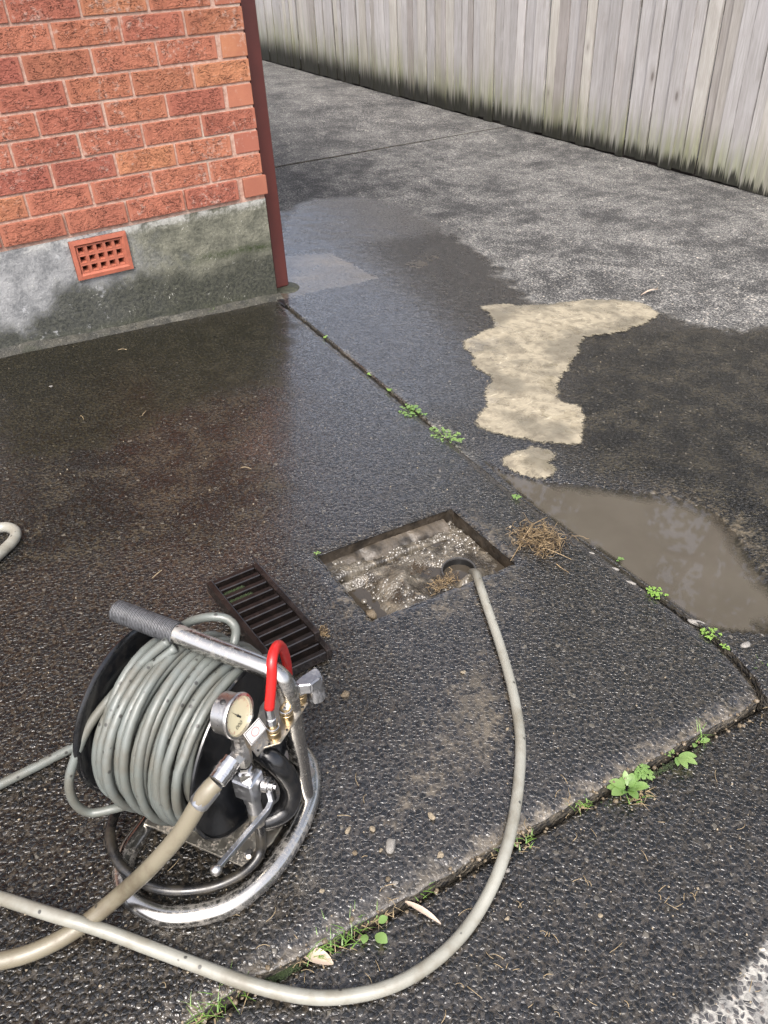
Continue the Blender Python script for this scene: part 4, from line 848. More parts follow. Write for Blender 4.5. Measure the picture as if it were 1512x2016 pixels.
# pressure gauge, facing along +x
GA = np.array((.052, -.064, .388))
gd = np.array((1.0, .0, .16)); gd /= np.linalg.norm(gd)
gg = lathe('pressure_gauge', [(-.021, .030), (-.019, .0325), (.004, .0325), (.0045, .0355), (.009, .0362), (.0115, .0350), (.0115, .0312), (.006, .0308)], GA, gd, reel, M['brushed'], 48)
lathe('dial', [(.0062, .0309), (.0066, .0309)], GA, gd, gg, M['dial'], 40)
gN = np.cross((0, 0, 1), gd); gN /= np.linalg.norm(gN); gU = np.cross(gd, gN)          # gN right on the dial, gU up
def gpt(r_, a_, h_): return GA+gd*h_+r_*(math.cos(a_)*gN+math.sin(a_)*gU)
def flatq(name, quads, mat, par):
    v = []; f = []
    for q in quads: i = len(v); v += list(q); f.append(tuple(range(i, i+len(q))))
    return pyd(name, v, f, par, mat)
tk = []
for k in range(41):
    a_ = math.radians(225-270*k/40); r0 = .0285; r1 = .0255 if k % 5 else .0235; w_ = .00025 if k % 5 else .0005; t_ = np.array(-math.sin(a_)*gN+math.cos(a_)*gU)
    tk.append([gpt(r0, a_, .0069)+t_*w_, gpt(r0, a_, .0069)-t_*w_, gpt(r1, a_, .0069)-t_*w_, gpt(r1, a_, .0069)+t_*w_])
flatq('dial_marks', tk, M['redink'], gg)
a_ = math.radians(118); t_ = -math.sin(a_)*gN+math.cos(a_)*gU
flatq('needle', [[gpt(.021, a_, .0076), gpt(0, a_, .0076)+t_*.0009, gpt(-.009, a_, .0076)+t_*.0016, gpt(-.009, a_, .0076)-t_*.0016, gpt(0, a_, .0076)-t_*.0009]], M['ink'], gg)
lathe('needle_cap', [(.0072, .0022), (.0086, .0018)], GA, gd, gg, M['ink'], 12)
lathe('fill_plug', [(0, .0045), (.002, .0045), (.003, .003)], GA-gd*.010+np.array((0, -.006, .0318)), (0, -.18, 1), gg, M['ink'], 12)
def text(name, s, size, o_, ux, uy, par, mat):
    cu = bpy.data.curves.new(name, 'FONT'); cu.body = s; cu.size = size; cu.align_x = 'CENTER'; cu.align_y = 'CENTER'
    to = bpy.data.objects.new(name+'_src', cu); C.objects.link(to); bpy.context.view_layer.update()
    me = bpy.data.meshes.new_from_object(to.evaluated_get(bpy.context.evaluated_depsgraph_get())); bpy.data.objects.remove(to)
    o_ = np.array(o_, float); ux = np.array(ux, float); uy = np.array(uy, float)
    for v in me.vertices: x, y = v.co.x, v.co.y; v.co = Vector(o_+ux*x+uy*y)
    me.name = name; me.materials.clear(); return link(name, me, par, mat)
text('dial_print', '000', .0105, gpt(.017, -math.pi/2-.25, .0070), gN, gU, gg, M['ink'])
text('stamped_number', '151218', .0105, (.0062, -.108, HZ+.018), (0, -1, 0), (0, 0, -1), fl2, M['yellow'])
# manifold block, coupling to the supply hose, ball valve with lever
MB_ = np.array((.058, -.073, .312))
mf = lathe('manifold', [(-.030, .0105), (-.020, .0105), (-.019, .0155), (.014, .0155), (.018, .0125), (.030, .0115), (.043, .011)], MB_, (0, 0, 1), reel, M['brushed'], 8)
lathe('side_boss', [(0, .0135), (.026, .0125), (.028, .0115)], MB_, (-.05, -1, .1), mf, M['brushed'], 6)
pl_ = prism('label_plate', [(-.0175, -.0125), (.0175, -.0125), (.0175, .0125), (-.0175, .0125)], -.0006, .0006, mf, M['sticker'])
lx = np.array((.25, .95, .0)); lx /= np.linalg.norm(lx); ly = np.array((-.35, .05, .95)); ly -= lx*(lx@ly); ly /= np.linalg.norm(ly); ln_ = np.cross(lx, ly)
lq = apx(502, 1440, .080); LM = Matrix(((lx[0], ly[0], ln_[0], lq[0]), (lx[1], ly[1], ln_[1], lq[1]), (lx[2], ly[2], ln_[2], lq[2]), (0, 0, 0, 1))) @ Matrix.Rotation(math.radians(8), 4, 'Z')
pl_.data.transform(LM)
def ringq(r0, r1, n_=24): return [[(r0*math.cos(a), r0*math.sin(a), .0010), (r1*math.cos(a), r1*math.sin(a), .0010), (r1*math.cos(b), r1*math.sin(b), .0010), (r0*math.cos(b), r0*math.sin(b), .0010)] for a, b in ((2*math.pi*k/n_, 2*math.pi*(k+1)/n_) for k in range(n_))]
mk_ = flatq('label_print', ringq(.0065, .0076), M['redink'], pl_); mk_.data.transform(LM)
bq = [[(-.016, y, .001), (.016, y, .001), (.016, y+.0008, .001), (-.016, y+.0008, .001)] for y in (-.0115, .0107)]+[[(x, -.0115, .001), (x+.0008, -.0115, .001), (x+.0008, .0115, .001), (x, .0115, .001)] for x in (-.0165, .0157)]
mk2 = flatq('label_border', bq, M['ink'], pl_); mk2.data.transform(LM)
c0 = np.array((.059, -.098, .324)); c1_ = np.array((.055, -.142, .318)); c2_ = np.array((.040, -.160, .294)); cdv = np.array((-.12, -1, -.22)); cdv /= np.linalg.norm(cdv)
hc = lathe('hose_coupling', [(0, .0150), (.010, .0150), (.0105, .0165), (.016, .0165), (.0163, .0155), (.020, .0155), (.0203, .0165), (.025, .0165), (.0253, .0155), (.029, .0155), (.0293, .0150), (.038, .0150), (.040, .0125)], c0, cdv, reel, M['chrome'], 22)
vb0 = np.array((.058, -.074, .234))
bv = box('ball_valve', vb0[0]-.019, vb0[0]+.019, vb0[1]-.019, vb0[1]+.019, vb0[2]-.026, vb0[2]+.020, .003, reel, M['zinc'])
lathe('valve_nut', [(0, .0165), (.016, .0165), (.018, .012), (.026, .012)], vb0+np.array((0, 0, .0202)), (0, 0, 1), bv, M['chrome'], 6)
lathe('valve_tail', [(0, .0155), (.02, .0145), (.026, .0125), (.05, .0125)], vb0+np.array((0, 0, -.0262)), (0, 0, -1), bv, M['zinc'], 20)
lathe('tail_ferrule', [(0, .0115), (.006, .0135), (.034, .0135), (.038, .012)], vb0+np.array((.0, 0, -.077)), (0, 0, -1), bv, M['platem'], 8)
lathe('stem_nut', [(0, .013), (.010, .013), (.011, .009), (.018, .009), (.019, .005), (.023, .005)], vb0+np.array((.0192, .012, -.010)), (1, .2, 0), bv, M['chrome'], 18)
def strap(name, path, wid, th, wdir, par, mat):
    v, f = [], []; P_ = [np.array(p, float) for p in path]; wdir = np.array(wdir, float); wdir /= np.linalg.norm(wdir)
    for i, p in enumerate(P_):
        tn = P_[min(i+1, len(P_)-1)]-P_[max(i-1, 0)]; tn /= np.linalg.norm(tn); nn = np.cross(tn, wdir); nn /= np.linalg.norm(nn); w2 = np.cross(nn, tn); wd_ = wid[i] if isinstance(wid, list) else wid
        for a, b in ((-1, -1), (1, -1), (1, 1), (-1, 1)): v.append(p+w2*a*wd_/2+nn*b*th/2)
    for i in range(len(P_)-1):
        for k in range(4): f.append((i*4+k, i*4+(k+1) % 4, i*4+4+(k+1) % 4, i*4+4+k))
    f.append((3, 2, 1, 0)); e = (len(P_)-1)*4; f.append((e, e+1, e+2, e+3)); o = pyd(name, v, f, par, mat)
    bm = bmesh.new(); bm.from_mesh(o.data); bmesh.ops.recalc_face_normals(bm, faces=bm.faces); bmesh.ops.bevel(bm, geom=list(bm.edges), offset=.0008, segments=1, affect='EDGES'); bm.to_mesh(o.data); bm.free(); return o
lv = strap('lever', [(.084, -.061, .222), (.088, -.064, .210), (.094, -.070, .198), (.096, -.086, .196), (.094, -.14, .209), (.092, -.212, .227)], [.016, .015, .013, .012, .0105, .009], .008, (0, -.25, 1), bv, M['zinc'])
lathe('lever_knob', [(-.0085, .001), (-.008, .004), (-.005, .0075), (0, .009), (.005, .0075), (.008, .004), (.0085, .001)], (.092, -.217, .228), (0, -1, .2), lv, M['brushed'], 20)
# black feed hoses of the reel
tube('hub_hose', catmull([(.030, 0, HZ), (.048, -.002, .206), (.064, .0, .185), (.074, .005, .150), (.075, .006, .110), (.070, -.004, .078), (.058, -.022, .066), (.040, -.040, .064), (.020, -.05, .064)], 8), .0195, reel, M['black'], 20)
lh = [(.058, -.074, .122), (.058, -.075, .085), (.060, -.085, .055), (.056, -.108, .043), (.040, -.138, .038), (.006, -.172, .036), (-.048, -.203, .040), (-.10, -.212, .045), (-.150, -.206, .052), (-.196, -.178, .056), (-.222, -.142, .054), (-.232, -.105, .05), (-.222, -.066, .05), (-.19, -.03, .052)]
tube('loop_hose', catmull(lh, 8), .0095, reel, M['rubber'], 14)
# ------------------------------------------------------------------ loose hoses
def RW(p): return RO+RA*p[0]+RB*p[1]+np.array((0, 0, p[2]))
def hose(name, pts, r, mat, label):
    o = tube(name, catmull(pts, 10), r, None, mat, 16); return tag(o, label, 'hose')
sp = [RW(c0+cdv*.041), RW((.049, -.150, .310)), RW((.038, -.166, .291)), RW((.012, -.197, .238)), RW((-.038, -.234, .165)), RW((-.095, -.258, .090))]+[at(175, 1812, .034), at(120, 1848, .020), at(60, 1876, .0155), at(0, 1892, .0155), at(-80, 1905, .0155), at(-200, 1890, .0155)]
sh = hose('supply_hose', sp, .0140, M['beige'], 'thick muddy beige hose coupled to the reel valve')
fv = np.array(sp[0]); fdv = np.array(sp[2])-fv; v, f = lathe_mesh([(-.002, .0125), (.006, .0125), (.008, .0155), (.040, .0158), (.043, .0145)], fv, fdv, 10); auto(pyd('crimp_ferrule', v, f, sh, M['zinc']))
jp = [(925, 1128, -.085), (931, 1127, -.045), (937, 1130, -.006), (944, 1150, .010), (958, 1192, .0115), (985, 1272, .0112), (1010, 1362, .0112), (1024, 1450, .0112), (1022, 1532, .0112), (1009, 1622, .0112), (984, 1710, .010), (945, 1790, -.006), (895, 1856, -.0095), (830, 1910, -.0095), (760, 1945, -.0095), (680, 1962, -.0080), (600, 1962, -.002), (500, 1940, .012), (400, 1905, .0114), (300, 1868, .0125), (215, 1836, .026), (150, 1815, .043), (90, 1797, .040), (0, 1768, .020), (-90, 1745, .0114), (-220, 1720, .0114)]
hose('jetting_hose', [at(*q) for q in jp], .0112, M['jet'], 'long pale grey hose looping from the drain across the foreground')
hose('reel_hose', [at(-160, 1625, .0105), at(-60, 1575, .0105), at(0, 1545, .0105), at(70, 1510, .012), at(140, 1474, .013), at(190, 1452, .0105), at(235, 1440, .0105)], .0093, M['coil'], 'thin grey hose running out of the left edge from behind the drum')
hose('bent_hose', [at(-150, 1040, .014), at(-60, 1042, .014), at(-10, 1040, .014), at(14, 1038, .015), at(30, 1046, .018), at(27, 1062, .017), at(5, 1085, .014), at(-40, 1125, .014), at(-150, 1215, .014)], .0145, M['jet'], 'pale hose bend poking in at the left edge')
# ------------------------------------------------------------------ drain grates lifted off the pit, stacked behind the reel
gw, gl_, gh = .140, .300, .031
rail_me = box_mesh(-.0075, .0075, -gl_/2, gl_/2, 0, gh, .0022, 2); rail_me.materials.append(M['iron'])
bar_me = box_mesh(-(gw/2-.0148), gw/2-.0148, -.0072, .0072, 0.002, gh-.0012, .002, 1); bar_me.materials.append(M['iron'])
def grate(loc, rz, label, moss=False, tilt=(0, 0)):
    g = empty('drain_grate', loc); g.rotation_euler = (tilt[0], tilt[1], rz); tag(g, label, 'drain grate', 'grates lifted from the drain')
    for s in (-1, 1): o = bpy.data.objects.new('rail', rail_me); C.objects.link(o); o.parent = g; o.location = (s*(gw/2-.0073), 0, 0)
    ys_ = np.linspace(-gl_/2+.0068, gl_/2-.0068, 10)
    for y in ys_: o = bpy.data.objects.new('bar', bar_me); C.objects.link(o); o.parent = g; o.location = (0, y, random.uniform(-.0006, .0003))
    if moss:
        for k in (7, 8):
            v, f = [], []; y = (ys_[k]+ys_[k-1])/2; N_ = 70
            for i in range(N_):
                x = -.050+.10*i/(N_-1)
                for j in range(4): v.append((x+random.uniform(-.0008, .0008), y+.0076-.0028*j, .0195-.0045*j+random.uniform(-.0022, .0022)-.012*sstep(.035, .052, abs(x+.004*k))))
            f = [(i*4+j, i*4+j+1, i*4+j+5, i*4+j+4) for i in range(N_-1) for j in range(3)]
            tag(pyd('moss', v, f, g, M['moss']), 'green moss growing inside a slot', kind='stuff')
    return g
gc = np.array((-1.0065, -1.908)); gslope = (math.atan(SLY), math.atan(-SLX))
grate((gc[0]+.010, gc[1]-.030, gz(*gc)+.0002), math.radians(1.5), 'dark iron grate underneath, its end poking out below the upper one', False, gslope)
grate((gc[0]-.002, gc[1]+.002, gz(*gc)+.0345), math.radians(2.6), 'brown iron drain grate with mossy slots lying on top of the other', True, gslope)
# ------------------------------------------------------------------ stones
def stone_mesh(seed, sub=2):
    bm = bmesh.new(); bmesh.ops.create_icosphere(bm, subdivisions=sub, radius=1.0); rr = random.Random(seed)
    cuts = [(Vector((rr.gauss(0, 1), rr.gauss(0, 1), rr.gauss(0, 1))).normalized(), rr.uniform(.5, .85)) for _ in range(9)]
    for v in bm.verts:
        for n_, d in cuts:
            k = v.co.dot(n_)
            if k > d: v.co -= n_*(k-d)
        v.co *= 1+.10*mnoise.noise(v.co*2.3+Vector((seed, 0, 0)))
    me = bpy.data.meshes.new('stone'); bm.to_mesh(me); bm.free(); return me
def zat(px, py, dz=0.0): return at(px, py, dz)
def stone(px, py, size, label, mat='stone', seed=1, dz=0.0, sc_=(1, .8, .55), rz=0.0, z=None):
    me = stone_mesh(seed); me.materials.append(M[mat]); o = bpy.data.objects.new('stone', me); C.objects.link(o)
    p = at(px, py, dz) if z is None else onz(px, py, z); s = size/2
    o.scale = (s*sc_[0], s*sc_[1], s*sc_[2]); o.location = (p[0], p[1], p[2]+s*sc_[2]*.52); o.rotation_euler = (random.uniform(-.2, .2), random.uniform(-.2, .2), rz)
    for q in me.polygons: q.use_smooth = True
    return tag(o, label, 'stone', 'loose stones on the paving')
stone(685, 1636, .017, 'tan stone leftmost of the pair beside the reel base', seed=1, rz=.5)
stone(733, 1634, .017, 'rounded tan stone to the right of its twin beside the reel base', seed=2, rz=1.5)
stone(770, 1668, .032, 'largest pale flat stone in the group near the broken slab edge', 'stoneg', seed=3, rz=.8)
stone(750, 1675, .010, 'little round pebble touching the large pale flat stone', seed=4)
stone(699, 1680, .013, 'small brown pebble below the twin tan stones', 'stoned', seed=5)
stone(850, 1609, .024, 'upright oblong tan stone right of the stone group', seed=6, sc_=(.55, 1, .55), rz=.2)
stone(680, 1368, .026, 'flat brown stone just right of the angular metal plug', 'stoned', seed=7, rz=.3)
stone(912, 1324, .015, 'tan pebble between the drain and the pale hose loop', seed=8)
stone(999, 1436, .011, 'tan pebble close against the inside of the pale hose', seed=9)
stone(730, 1213, .036, 'tan rock lodged at the front corner of the drain pit', 'stoned', seed=10, dz=-.012, sc_=(.75, 1, .8), rz=.4)
stone(866, 1685, .018, 'tan crumb of concrete on the broken slab edge', seed=11)
stone(778, 1740, .014, 'pale pebble at the slab edge left of the bamboo leaf', 'stoneg', seed=12)
stone(764, 1732, .013, 'dull pebble next to the pale one by the slab edge', 'stoned', seed=13)
stone(634, 1755, .011, 'tiny cream pebble left of the slab edge grass', seed=14)
stone(1000, 1715, .012, 'grey pebble on the front slab right of the pale hose', 'stoneg', seed=15, dz=-.022)
stone(998, 1809, .011, 'cream pebble alone on the front slab', seed=16, dz=-.022)
stone(1182, 1803, .011, 'cream pebble towards the right of the front slab', seed=17, dz=-.022)
stone(100, 762, .016, 'white pebble on the mossy slab below the air vent', 'stoneg', seed=18)
stone(1468, 1272, .040, 'largest grey cement lump at the lower end of the puddle', 'stoneg', seed=20, z=ZW-.004, sc_=(1, .55, .45), rz=.0)
stone(1497, 1253, .016, 'small white pebble beyond the grey lump at the puddle end', 'stoneg', seed=21, z=ZW-.004)
stone(1372, 1228, .050, 'long grey cement lump bedded in the joint by the puddle', 'stoneg', seed=22, dz=-.006, sc_=(1, .42, .35), rz=-1.0)
stone(1240, 1150, .042, 'pale cement crumb halfway along the puddle joint', 'stoneg', seed=23, dz=-.008, sc_=(1, .35, .3), rz=-1.05)
stone(1210, 1122, .030, 'pale cement sliver above the crumb in the puddle joint', 'stoneg', seed=24, dz=-.008, sc_=(1, .35, .3), rz=-1.1)
stone(1162, 1090, .026, 'pale cement chip right of the root clump', 'stoneg', seed=25, dz=-.006, sc_=(1, .4, .35), rz=-1.0)
stone(1005, 1038, .012, 'cream pebble topmost of those left of the root clump', seed=26)
stone(1014, 1049, .012, 'tan pebble below the topmost one by the root clump', seed=27)
stone(1012, 1064, .012, 'square cream pebble nearest the drain by the root clump', seed=28, sc_=(1, .6, .5))
# crumbs of paler broken cement along the front edge of the drain slab
v, f = [], []; smes = [stone_mesh(90+k, 1) for k in range(6)]; sv_ = [([tuple(q.co) for q in m_.vertices], [tuple(q.vertices) for q in m_.polygons]) for m_ in smes]
for i in range(260):
    t_ = random.random()*1.05; p0 = P_CORN+(_j-P_CORN)*t_; wgt = .5+.5*fbm(t_*9, 1, 3)
    if random.random() > wgt+.15: continue
    c_ = p0+np.array((random.uniform(-.006, .006), random.gauss(-.004, .010))); r_ = random.choice((.0018, .0025, .003, .004, .0055))*random.uniform(.8, 1.3); low = c_[1] < p0[1]-.006
    q, g = random.choice(sv_); b0 = len(v); az = random.uniform(0, 6.28); zz = gz(*c_)-(.021 if low else .006)
    v += [(c_[0]+r_*(math.cos(az)*x-math.sin(az)*y), c_[1]+r_*(math.sin(az)*x+math.cos(az)*y), zz+r_*(.3+.7*z)) for x, y, z in q]; f += [tuple(k+b0 for k in t) for t in g]
for m_ in smes: bpy.data.meshes.remove(m_)
tag(pyd('edge_rubble', v, f, None, M['stoned']), 'crumbled cement and grit along the broken slab edge', kind='stuff')
# fine grit and straw strewn over the wet slabs
v, f = [], []
def tet(c_, r_, zz):
    b = len(v); a0 = random.uniform(0, 6.28)
    for k in range(4): v.append((c_[0]+r_*math.cos(a0+k*1.57)*random.uniform(.6, 1), c_[1]+r_*math.sin(a0+k*1.57)*random.uniform(.6, 1), zz-.001))
    v.append((c_[0]+random.uniform(-.3, .3)*r_, c_[1]+random.uniform(-.3, .3)*r_, zz+r_*.8))
    for k in range(4): f.append((b+k, b+(k+1) % 4, b+4))
def grnd(px, py):
    p = at(px, py); q = p[:2]
    s_, t_ = QAinv(q)
    if t_ > 1.004: p = at(px, py, -.022); return p[:2], p[2]+.001, 'C'
    if s_ > 1: return q, zB(*q)+.001, 'B'
    if hs0-.02 < s_ < hs1+.02 and ht0-.02 < t_ < ht1+.02: return q, None, 'P'
    return q, p[2]+.001, 'A'
for _ in range(620):
    px, py = random.uniform(0, 1512), 640+1376*random.random()**.8
    q, z_, k = grnd(px, py)
    if z_ is None or (k == 'B' and poly_sd(PUD, [q])[0] > -.01): continue
    tet(q, random.choice((.001, .0013, .0016, .002, .0028))*random.uniform(.8, 1.3), z_)
tag(pyd('grit', v, f, None, M['stone']), 'pale grit strewn over the wet paving', kind='stuff')
v, f = [], []
def straw(px, py, L, ang, bend=.2, r_=.0009):
    q, z_, k = grnd(px, py)
    if z_ is None: return
    P_ = [(q[0]+math.cos(ang+bend*s)*L*s, q[1]+math.sin(ang+bend*s)*L*s, z_+.002+.004*math.sin(3*s)) for s in (0, .35, .7, 1)]; tube_mesh(catmull(P_, 2), r_, 4, vs=v, fs=f)
for _ in range(46):
    px, py = random.uniform(300, 1512), random.uniform(1500, 2016); straw(px, py, random.uniform(.008, .03), random.uniform(0, 6.28), random.uniform(-1, 1), .0006)
for c_ in ((1155, 1730), (1075, 1845), (995, 1900), (1310, 1760), (1365, 1770), (600, 1905), (755, 1745), (1500, 1420), (1120, 1580), (985, 1690)):
    for _ in range(4): straw(c_[0]+random.gauss(0, 10), c_[1]+random.gauss(0, 10), random.uniform(.008, .022), random.uniform(0, 6.28), random.uniform(-.5, .5), .0006)
for a, b in ((280, 820), (165, 828), (495, 925), (300, 1140), (250, 690), (1290, 572)): straw(a, b, .035, random.uniform(0, 3), .3, .0012)
tag(pyd('straw_litter', v, f, None, M['straw']), 'bits of straw and dry grass scattered over the front slab', kind='stuff')
# ------------------------------------------------------------------ root clumps
def roots(name, px0, py0, n_, rad, h, label, dz=0.0, mat='root', long_=(), elong=(1, 1), rz=0.0):
    p = at(px0, py0, dz); t_ = empty(name, p, rz); tag(t_, label, 'roots'); rr = random.Random(px0)
    for part, mt, cnt_, rd in (('fine_roots', mat, n_, .0008), ('dark_roots', 'rootd', int(n_*.8), .0009)):
        v_, f_ = [], []
        for _ in range(cnt_):
            a = np.array([rr.gauss(0, .42)*rad*elong[0], rr.gauss(0, .42)*rad*elong[1], abs(rr.gauss(0, .4))*h*(.5 if mt == 'rootd' else 1)]); P_ = [a]; d = np.array([rr.gauss(0, 1), rr.gauss(0, 1), rr.gauss(0, .5)])
            for _k in range(5):
                d = d*.6+np.array([rr.gauss(0, 1), rr.gauss(0, 1), rr.gauss(-.05, .45)])*.8; a = a+d/np.linalg.norm(d)*rad*.17; a[2] = max(.001, a[2]); P_.append(a)
            tube_mesh(catmull(P_, 2), rd*rr.uniform(.6, 1.4), 4, vs=v_, fs=f_)
        tag(pyd(part, v_, f_, t_, M[mt], True), kind='stuff')
    for path, r_ in long_:
        q = [np.array(at(a, b, c_))-p for a, b, c_ in path]; cs, sn = math.cos(-rz), math.sin(-rz); q = [(cs*w_[0]-sn*w_[1], sn*w_[0]+cs*w_[1], w_[2]) for w_ in q]
        pts_ = catmull(q, 5); tube('long_root', pts_, [r_*(1-.6*i/len(pts_)) for i in range(len(pts_))], t_, M[mat], 6)
    return t_
roots('root_clump', 1060, 1066, 200, .064, .042, 'tangled clump of tan roots pulled out beside the drain', 0, 'root',
      [([(1026, 1066, .01), (1040, 1045, .03), (1050, 1032, .035), (1078, 1018, .02)], .0026), ([(1050, 1032, .03), (1030, 1062, .012), (1018, 1083, .004), (1005, 1104, .002)], .0022), ([(1095, 1110, .006), (1108, 1120, .004), (1120, 1127, .003)], .0016), ([(1044, 1030, .02), (1036, 1018, .008), (1030, 1008, .003)], .001), ([(1075, 1080, .02), (1105, 1092, .015), (1126, 1102, .004)], .0016)], (1.15, .75), -.85)
roots('root_clump', 876, 1148, 70, .034, .012, 'small wad of yellow roots on the mud below the pipe mouth', -.030, 'root', (), (1.5, .7), .1)
roots('root_clump', 826, 1120, 30, .030, .008, 'thin brown rootlets lying on the mud left of the pipe mouth', -.026, 'rootd')
roots('root_clump', 632, 1247, 34, .022, .008, 'wisps of straw-coloured rootlets against the grate corner', 0, 'root')
# ------------------------------------------------------------------ weeds in the joints
def leaf_geo(L, W, droop, cup=.15, n_=5):
    v_, f_ = [], []
    for i in range(n_+1):
        s = i/n_; wd_ = W*.5*math.sin(math.pi*min(1, s*.93+.05))**.75; z = L*(.35*s-droop*s*s)
        for k in (-1, 0, 1): v_.append((L*s*(1-.15*droop*s), k*wd_, z+cup*wd_*(abs(k))))
    for i in range(n_):
        for k in (0, 1): a = i*3+k; f_.append((a, a+1, a+4, a+3))
    return v_, f_
def xform(v_, o_, az, el=0.0, s=1.0):
    R_ = Matrix.Rotation(az, 3, 'Z') @ Matrix.Rotation(-el, 3, 'Y'); return [tuple(R_ @ (Vector(q)*s)+Vector(o_)) for q in v_]
def broadleaf(px, py, leaves, label, dz=0.0, mat='leaf', rosette=None):
    p = at(px, py, dz); w_ = empty('weed', p); tag(w_, label, 'weed', 'weeds in the joints')
    for (a, L, W, el, off) in leaves:
        v_, f_ = leaf_geo(L, W, .32); o = pyd('leaf', xform(v_, (math.cos(a)*off, math.sin(a)*off, .004), a, el), f_, w_, M[mat], True)
    if rosette: pass
    return w_
def clover(px, py, n_, rad, label, dz=0.0, mat='leaf', h=.012, leaf=.006, elong=1.0, az=0.0):
    p = at(px, py, dz); v_, f_ = [], []; sv, sf = [], []; w_ = empty('weed', p); tag(w_, label, 'weed', 'weeds in the joints')
    for _ in range(n_):
        r_ = rad*math.sqrt(random.random()); a = random.uniform(0, 6.28); x_, y_ = r_*math.cos(a)*elong, r_*math.sin(a); x_, y_ = x_*math.cos(az)-y_*math.sin(az), x_*math.sin(az)+y_*math.cos(az); z_ = h*random.uniform(.35, 1)*(1.1-r_/rad*.6); L = leaf*random.uniform(.7, 1.4); b0 = random.uniform(0, 6.28)
        tube_mesh([(x_*.5, y_*.5, 0), (x_*.8, y_*.8, z_*.6), (x_, y_, z_)], .0005, 4, vs=sv, fs=sf)
        for k in range(3):
            q, g = leaf_geo(L, L*.85, .25, .1, 3); b = len(v_); v_ += xform(q, (x_, y_, z_), b0+k*2.1, random.uniform(-.35, .1)); f_ += [tuple(i+b for i in t_) for t_ in g]
    tag(pyd('stems', sv, sf, w_, M['grass'], True), kind='stuff'); tag(pyd('leaves', v_, f_, w_, M[mat], True), kind='stuff'); return w_
def tuft(px, py, n_, L, label, dz=0.0, spread=1.0, strawf=.3, az=None, rad=.012):
    p = at(px, py, dz); w_ = empty('grass_tuft', p); tag(w_, label, 'grass', 'grass tufts in the joints')
    for part, mt, cnt_ in (('blades', 'grass', int(n_*(1-strawf))), ('dry_blades', 'straw', int(n_*strawf))):
        v_, f_ = [], []
        for _ in range(cnt_):
            a = random.uniform(0, 6.28) if az is None else random.gauss(az, .9); l = L*random.uniform(.5, 1.15); wd_ = random.uniform(.0008, .0017); o_ = (random.gauss(0, rad), random.gauss(0, rad*.45)); dr = random.uniform(.3, 1.0)*spread; b = len(v_)
            for i in range(5):
                s = i/4; r_ = l*s*(.35+.65*dr*s*.9); z_ = max(.0015, l*s*(1-.75*dr*s)*(.75 if mt == 'grass' else .25)); ww = wd_*(1-s*.92)
                for k in (-1, 1): v_.append((o_[0]+math.cos(a)*r_-math.sin(a)*ww*k, o_[1]+math.sin(a)*r_+math.cos(a)*ww*k, z_))
            f_ += [(b+2*i, b+2*i+1, b+2*i+3, b+2*i+2) for i in range(4)]
        if v_: tag(pyd(part, v_, f_, w_, M[mt], True), kind='stuff')
    return w_
R_ = random.Random(4)
clover(812, 812, 26, .038, 'clover-like weed higher up the joint beside the tan silt patch', 0, 'leaf', .016, .008, 1.5, -1.35)
clover(878, 860, 46, .040, 'thick clover-like weed lower in the joint left of the silt patch', 0, 'leaf', .015, .006, 1.7, -1.35)
clover(766, 770, 6, .012, 'tiny sprout in the joint just above the clover weeds', 0, 'lime', .012, .006)
clover(727, 738, 4, .010, 'tiny sprout second from the top of the joint', 0, 'lime', .010, .006)
clover(642, 665, 4, .011, 'tiny sprout nearest the downpipe in the joint', 0, 'lime', .010, .006)
clover(1018, 982, 6, .014, 'small sprout in the joint at the upper edge of the puddle', 0, 'leaf', .012, .007)
clover(1290, 1170, 34, .024, 'bright weed tuft hanging over the middle of the puddle edge', 0, 'lime', .014, .0045, 1.3, -.9)
clover(1400, 1248, 36, .020, 'bright low weed on the joint near the slab corner', 0, 'lime', .010, .004, 1.3, -.9)
clover(1428, 1275, 16, .011, 'small bright sprout next down the joint from the low weed', 0, 'lime', .008, .004)
clover(1222, 1105, 4, .010, 'lone sprig at the slab edge beside the puddle', 0, 'leaf', .012, .005)
tuft(1500, 1325, 46, .045, 'bright grass tuft at the far right slab corner', -.008, .8, .15)
broadleaf(1332, 1490, [(-1.9, .036, .016, .15, .004), (-1.25, .040, .018, .10, .004), (-.75, .037, .017, .1, .004), (-2.4, .026, .012, .1, .004)], 'pale weed with four broad oval leaves on the slab edge', -.018)
broadleaf(1368, 1466, [(-.4, .022, .013, .2, .012), (3.6, .018, .011, .3, .0)], 'two-leaved seedling above the pale broad-leaved weed', -.016)
clover(1310, 1478, 24, .016, 'tiny-leaved creeper left of the pale broad-leaved weed', -.014, 'leaf', .008, .0035)
tuft(1378, 1452, 14, .050, 'sparse grass with arching blades at the right of the slab edge', -.016, 1.0, .2, -.5)
broadleaf(1235, 1553, [(R_.uniform(-3.0, .9) if k < 13 else R_.uniform(.9, 3.2), L_, L_*R_.uniform(.42, .62), R_.uniform(.05, .75), R_.uniform(.002, .014)) for k, L_ in enumerate([R_.uniform(.018, .040) for _ in range(18)])], 'largest leafy weed, many bright green leaves, in the broken slab edge', -.018)
clover(1265, 1525, 26, .018, 'small leafy sprig behind the largest weed', -.012, 'leaf', .018, .006)
tuft(1262, 1568, 26, .035, 'straw-coloured grass at the foot of the largest weed', -.020, 1.0, .8)
tuft(1148, 1585, 22, .034, 'small grass tuft between the largest weed and the pale hose', -.018, .9, .35)
tuft(1030, 1660, 20, .030, 'small grass tuft just right of where the hose crosses the slab edge', -.018, .9, .4)
tuft(985, 1690, 14, .030, 'dry grass under the pale hose at the slab edge', -.018, 1.0, .8)
tuft(690, 1830, 46, .046, 'dense green grass tuft midway along the slab edge in the foreground', -.018, .9, .3, None, .028)
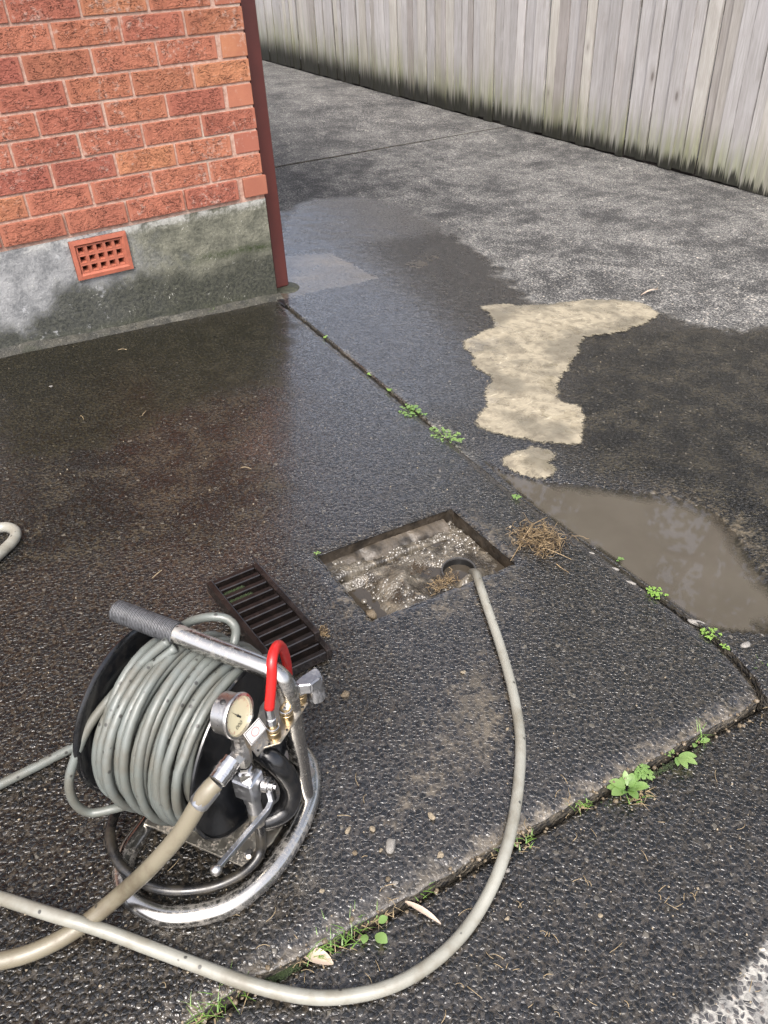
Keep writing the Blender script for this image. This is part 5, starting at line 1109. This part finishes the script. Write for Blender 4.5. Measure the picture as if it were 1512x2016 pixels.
tuft(660, 1855, 30, .040, 'grass tuft left of the dense one above the pinkish leaf', -.018, .9, .35, None, .024)
broadleaf(722, 1828, [(-.2, .018, .015, .2, .022), (-1.25, .026, .020, .1, .020), (-2.3, .018, .014, .2, .012)], 'round-leaved weed in the dense foreground grass', -.018)
tuft(618, 1882, 18, .048, 'few long grass blades over the pinkish leaf', -.018, 1.0, .2, -.6)
tuft(752, 1800, 24, .035, 'dry reddish grass right of the dense foreground tuft', -.018, 1.0, .9)
tuft(440, 1962, 46, .050, 'green grass tuft under the pale hose near the bottom', -.018, .9, .2, None, .022)
tuft(385, 1998, 30, .050, 'grass tuft at the bottom edge of the picture', -.018, .9, .35, None, .020)
tuft(825, 1765, 9, .035, 'thin grass wisp above the bamboo leaf', -.020, 1.0, .1)
tuft(405, 615, 9, .045, 'green blade of grass lying at the foot of the plinth', .004, 1.3, 0, .2, .02)
clover(625, 1090, 5, .008, 'minute green sprout at the left corner of the drain pit', 0, 'leaf', .008, .004)
tuft(470, 318, 10, .05, 'faint grass growing in the far cross joint', 0, .8, .2)
# moss cushions in the front joint
v, f = [], []
for _ in range(420):
    px, py = random.gauss(555, 16), 0; py = 1916-(px-555)*.45+random.gauss(0, 6); q = at(px, py, -.021); hemi(q, random.uniform(.001, .0026), v, f, 5, 2, .8)
for _ in range(200):
    px = random.gauss(1300, 35); py = 1518-(px-1300)*.58+random.gauss(0, 4); q = at(px, py, -.018); hemi(q, random.uniform(.001, .0024), v, f, 5, 2, .8)
tag(pyd('moss_cushion', v, f, None, M['moss']), 'low green moss in the slab joint', kind='stuff')
# ------------------------------------------------------------------ fallen leaves
def fallen(name, a, b, W, label, mat, dz, curl=.12):
    p, q = at(*a, dz), at(*b, dz); L = float(np.linalg.norm(q-p)); v_, f_ = leaf_geo(L, W, .35, .5, 8); az = math.atan2(q[1]-p[1], q[0]-p[0]); top, ft = [], []
    nv = len(v_); v2 = v_+[(x, y, z-.0008) for x, y, z in v_]; f2 = f_+[tuple(i+nv for i in t_[::-1]) for t_ in f_]
    o = pyd(name, xform(v2, (0, 0, .002), az), f2, None, M[mat], True); o.location = p; return tag(o, label, 'leaf', 'fallen leaves')
fallen('fallen_leaf', (595, 1878), (660, 1902), .024, 'pinkish pale fallen leaf lying at the slab edge', 'dryleaf', -.022)
fallen('fallen_leaf', (795, 1775), (872, 1825), .010, 'narrow tan bamboo leaf on the front slab', 'dryleaf', -.022)
fallen('fallen_leaf', (546, 592), (562, 606), .03, 'crumpled black leaf by the house corner at the joint', 'dleaf', .004)
fallen('fallen_leaf', (1262, 582), (1300, 574), .012, 'thin pale twig-like leaf above the tan silt patch', 'dryleaf', .002)
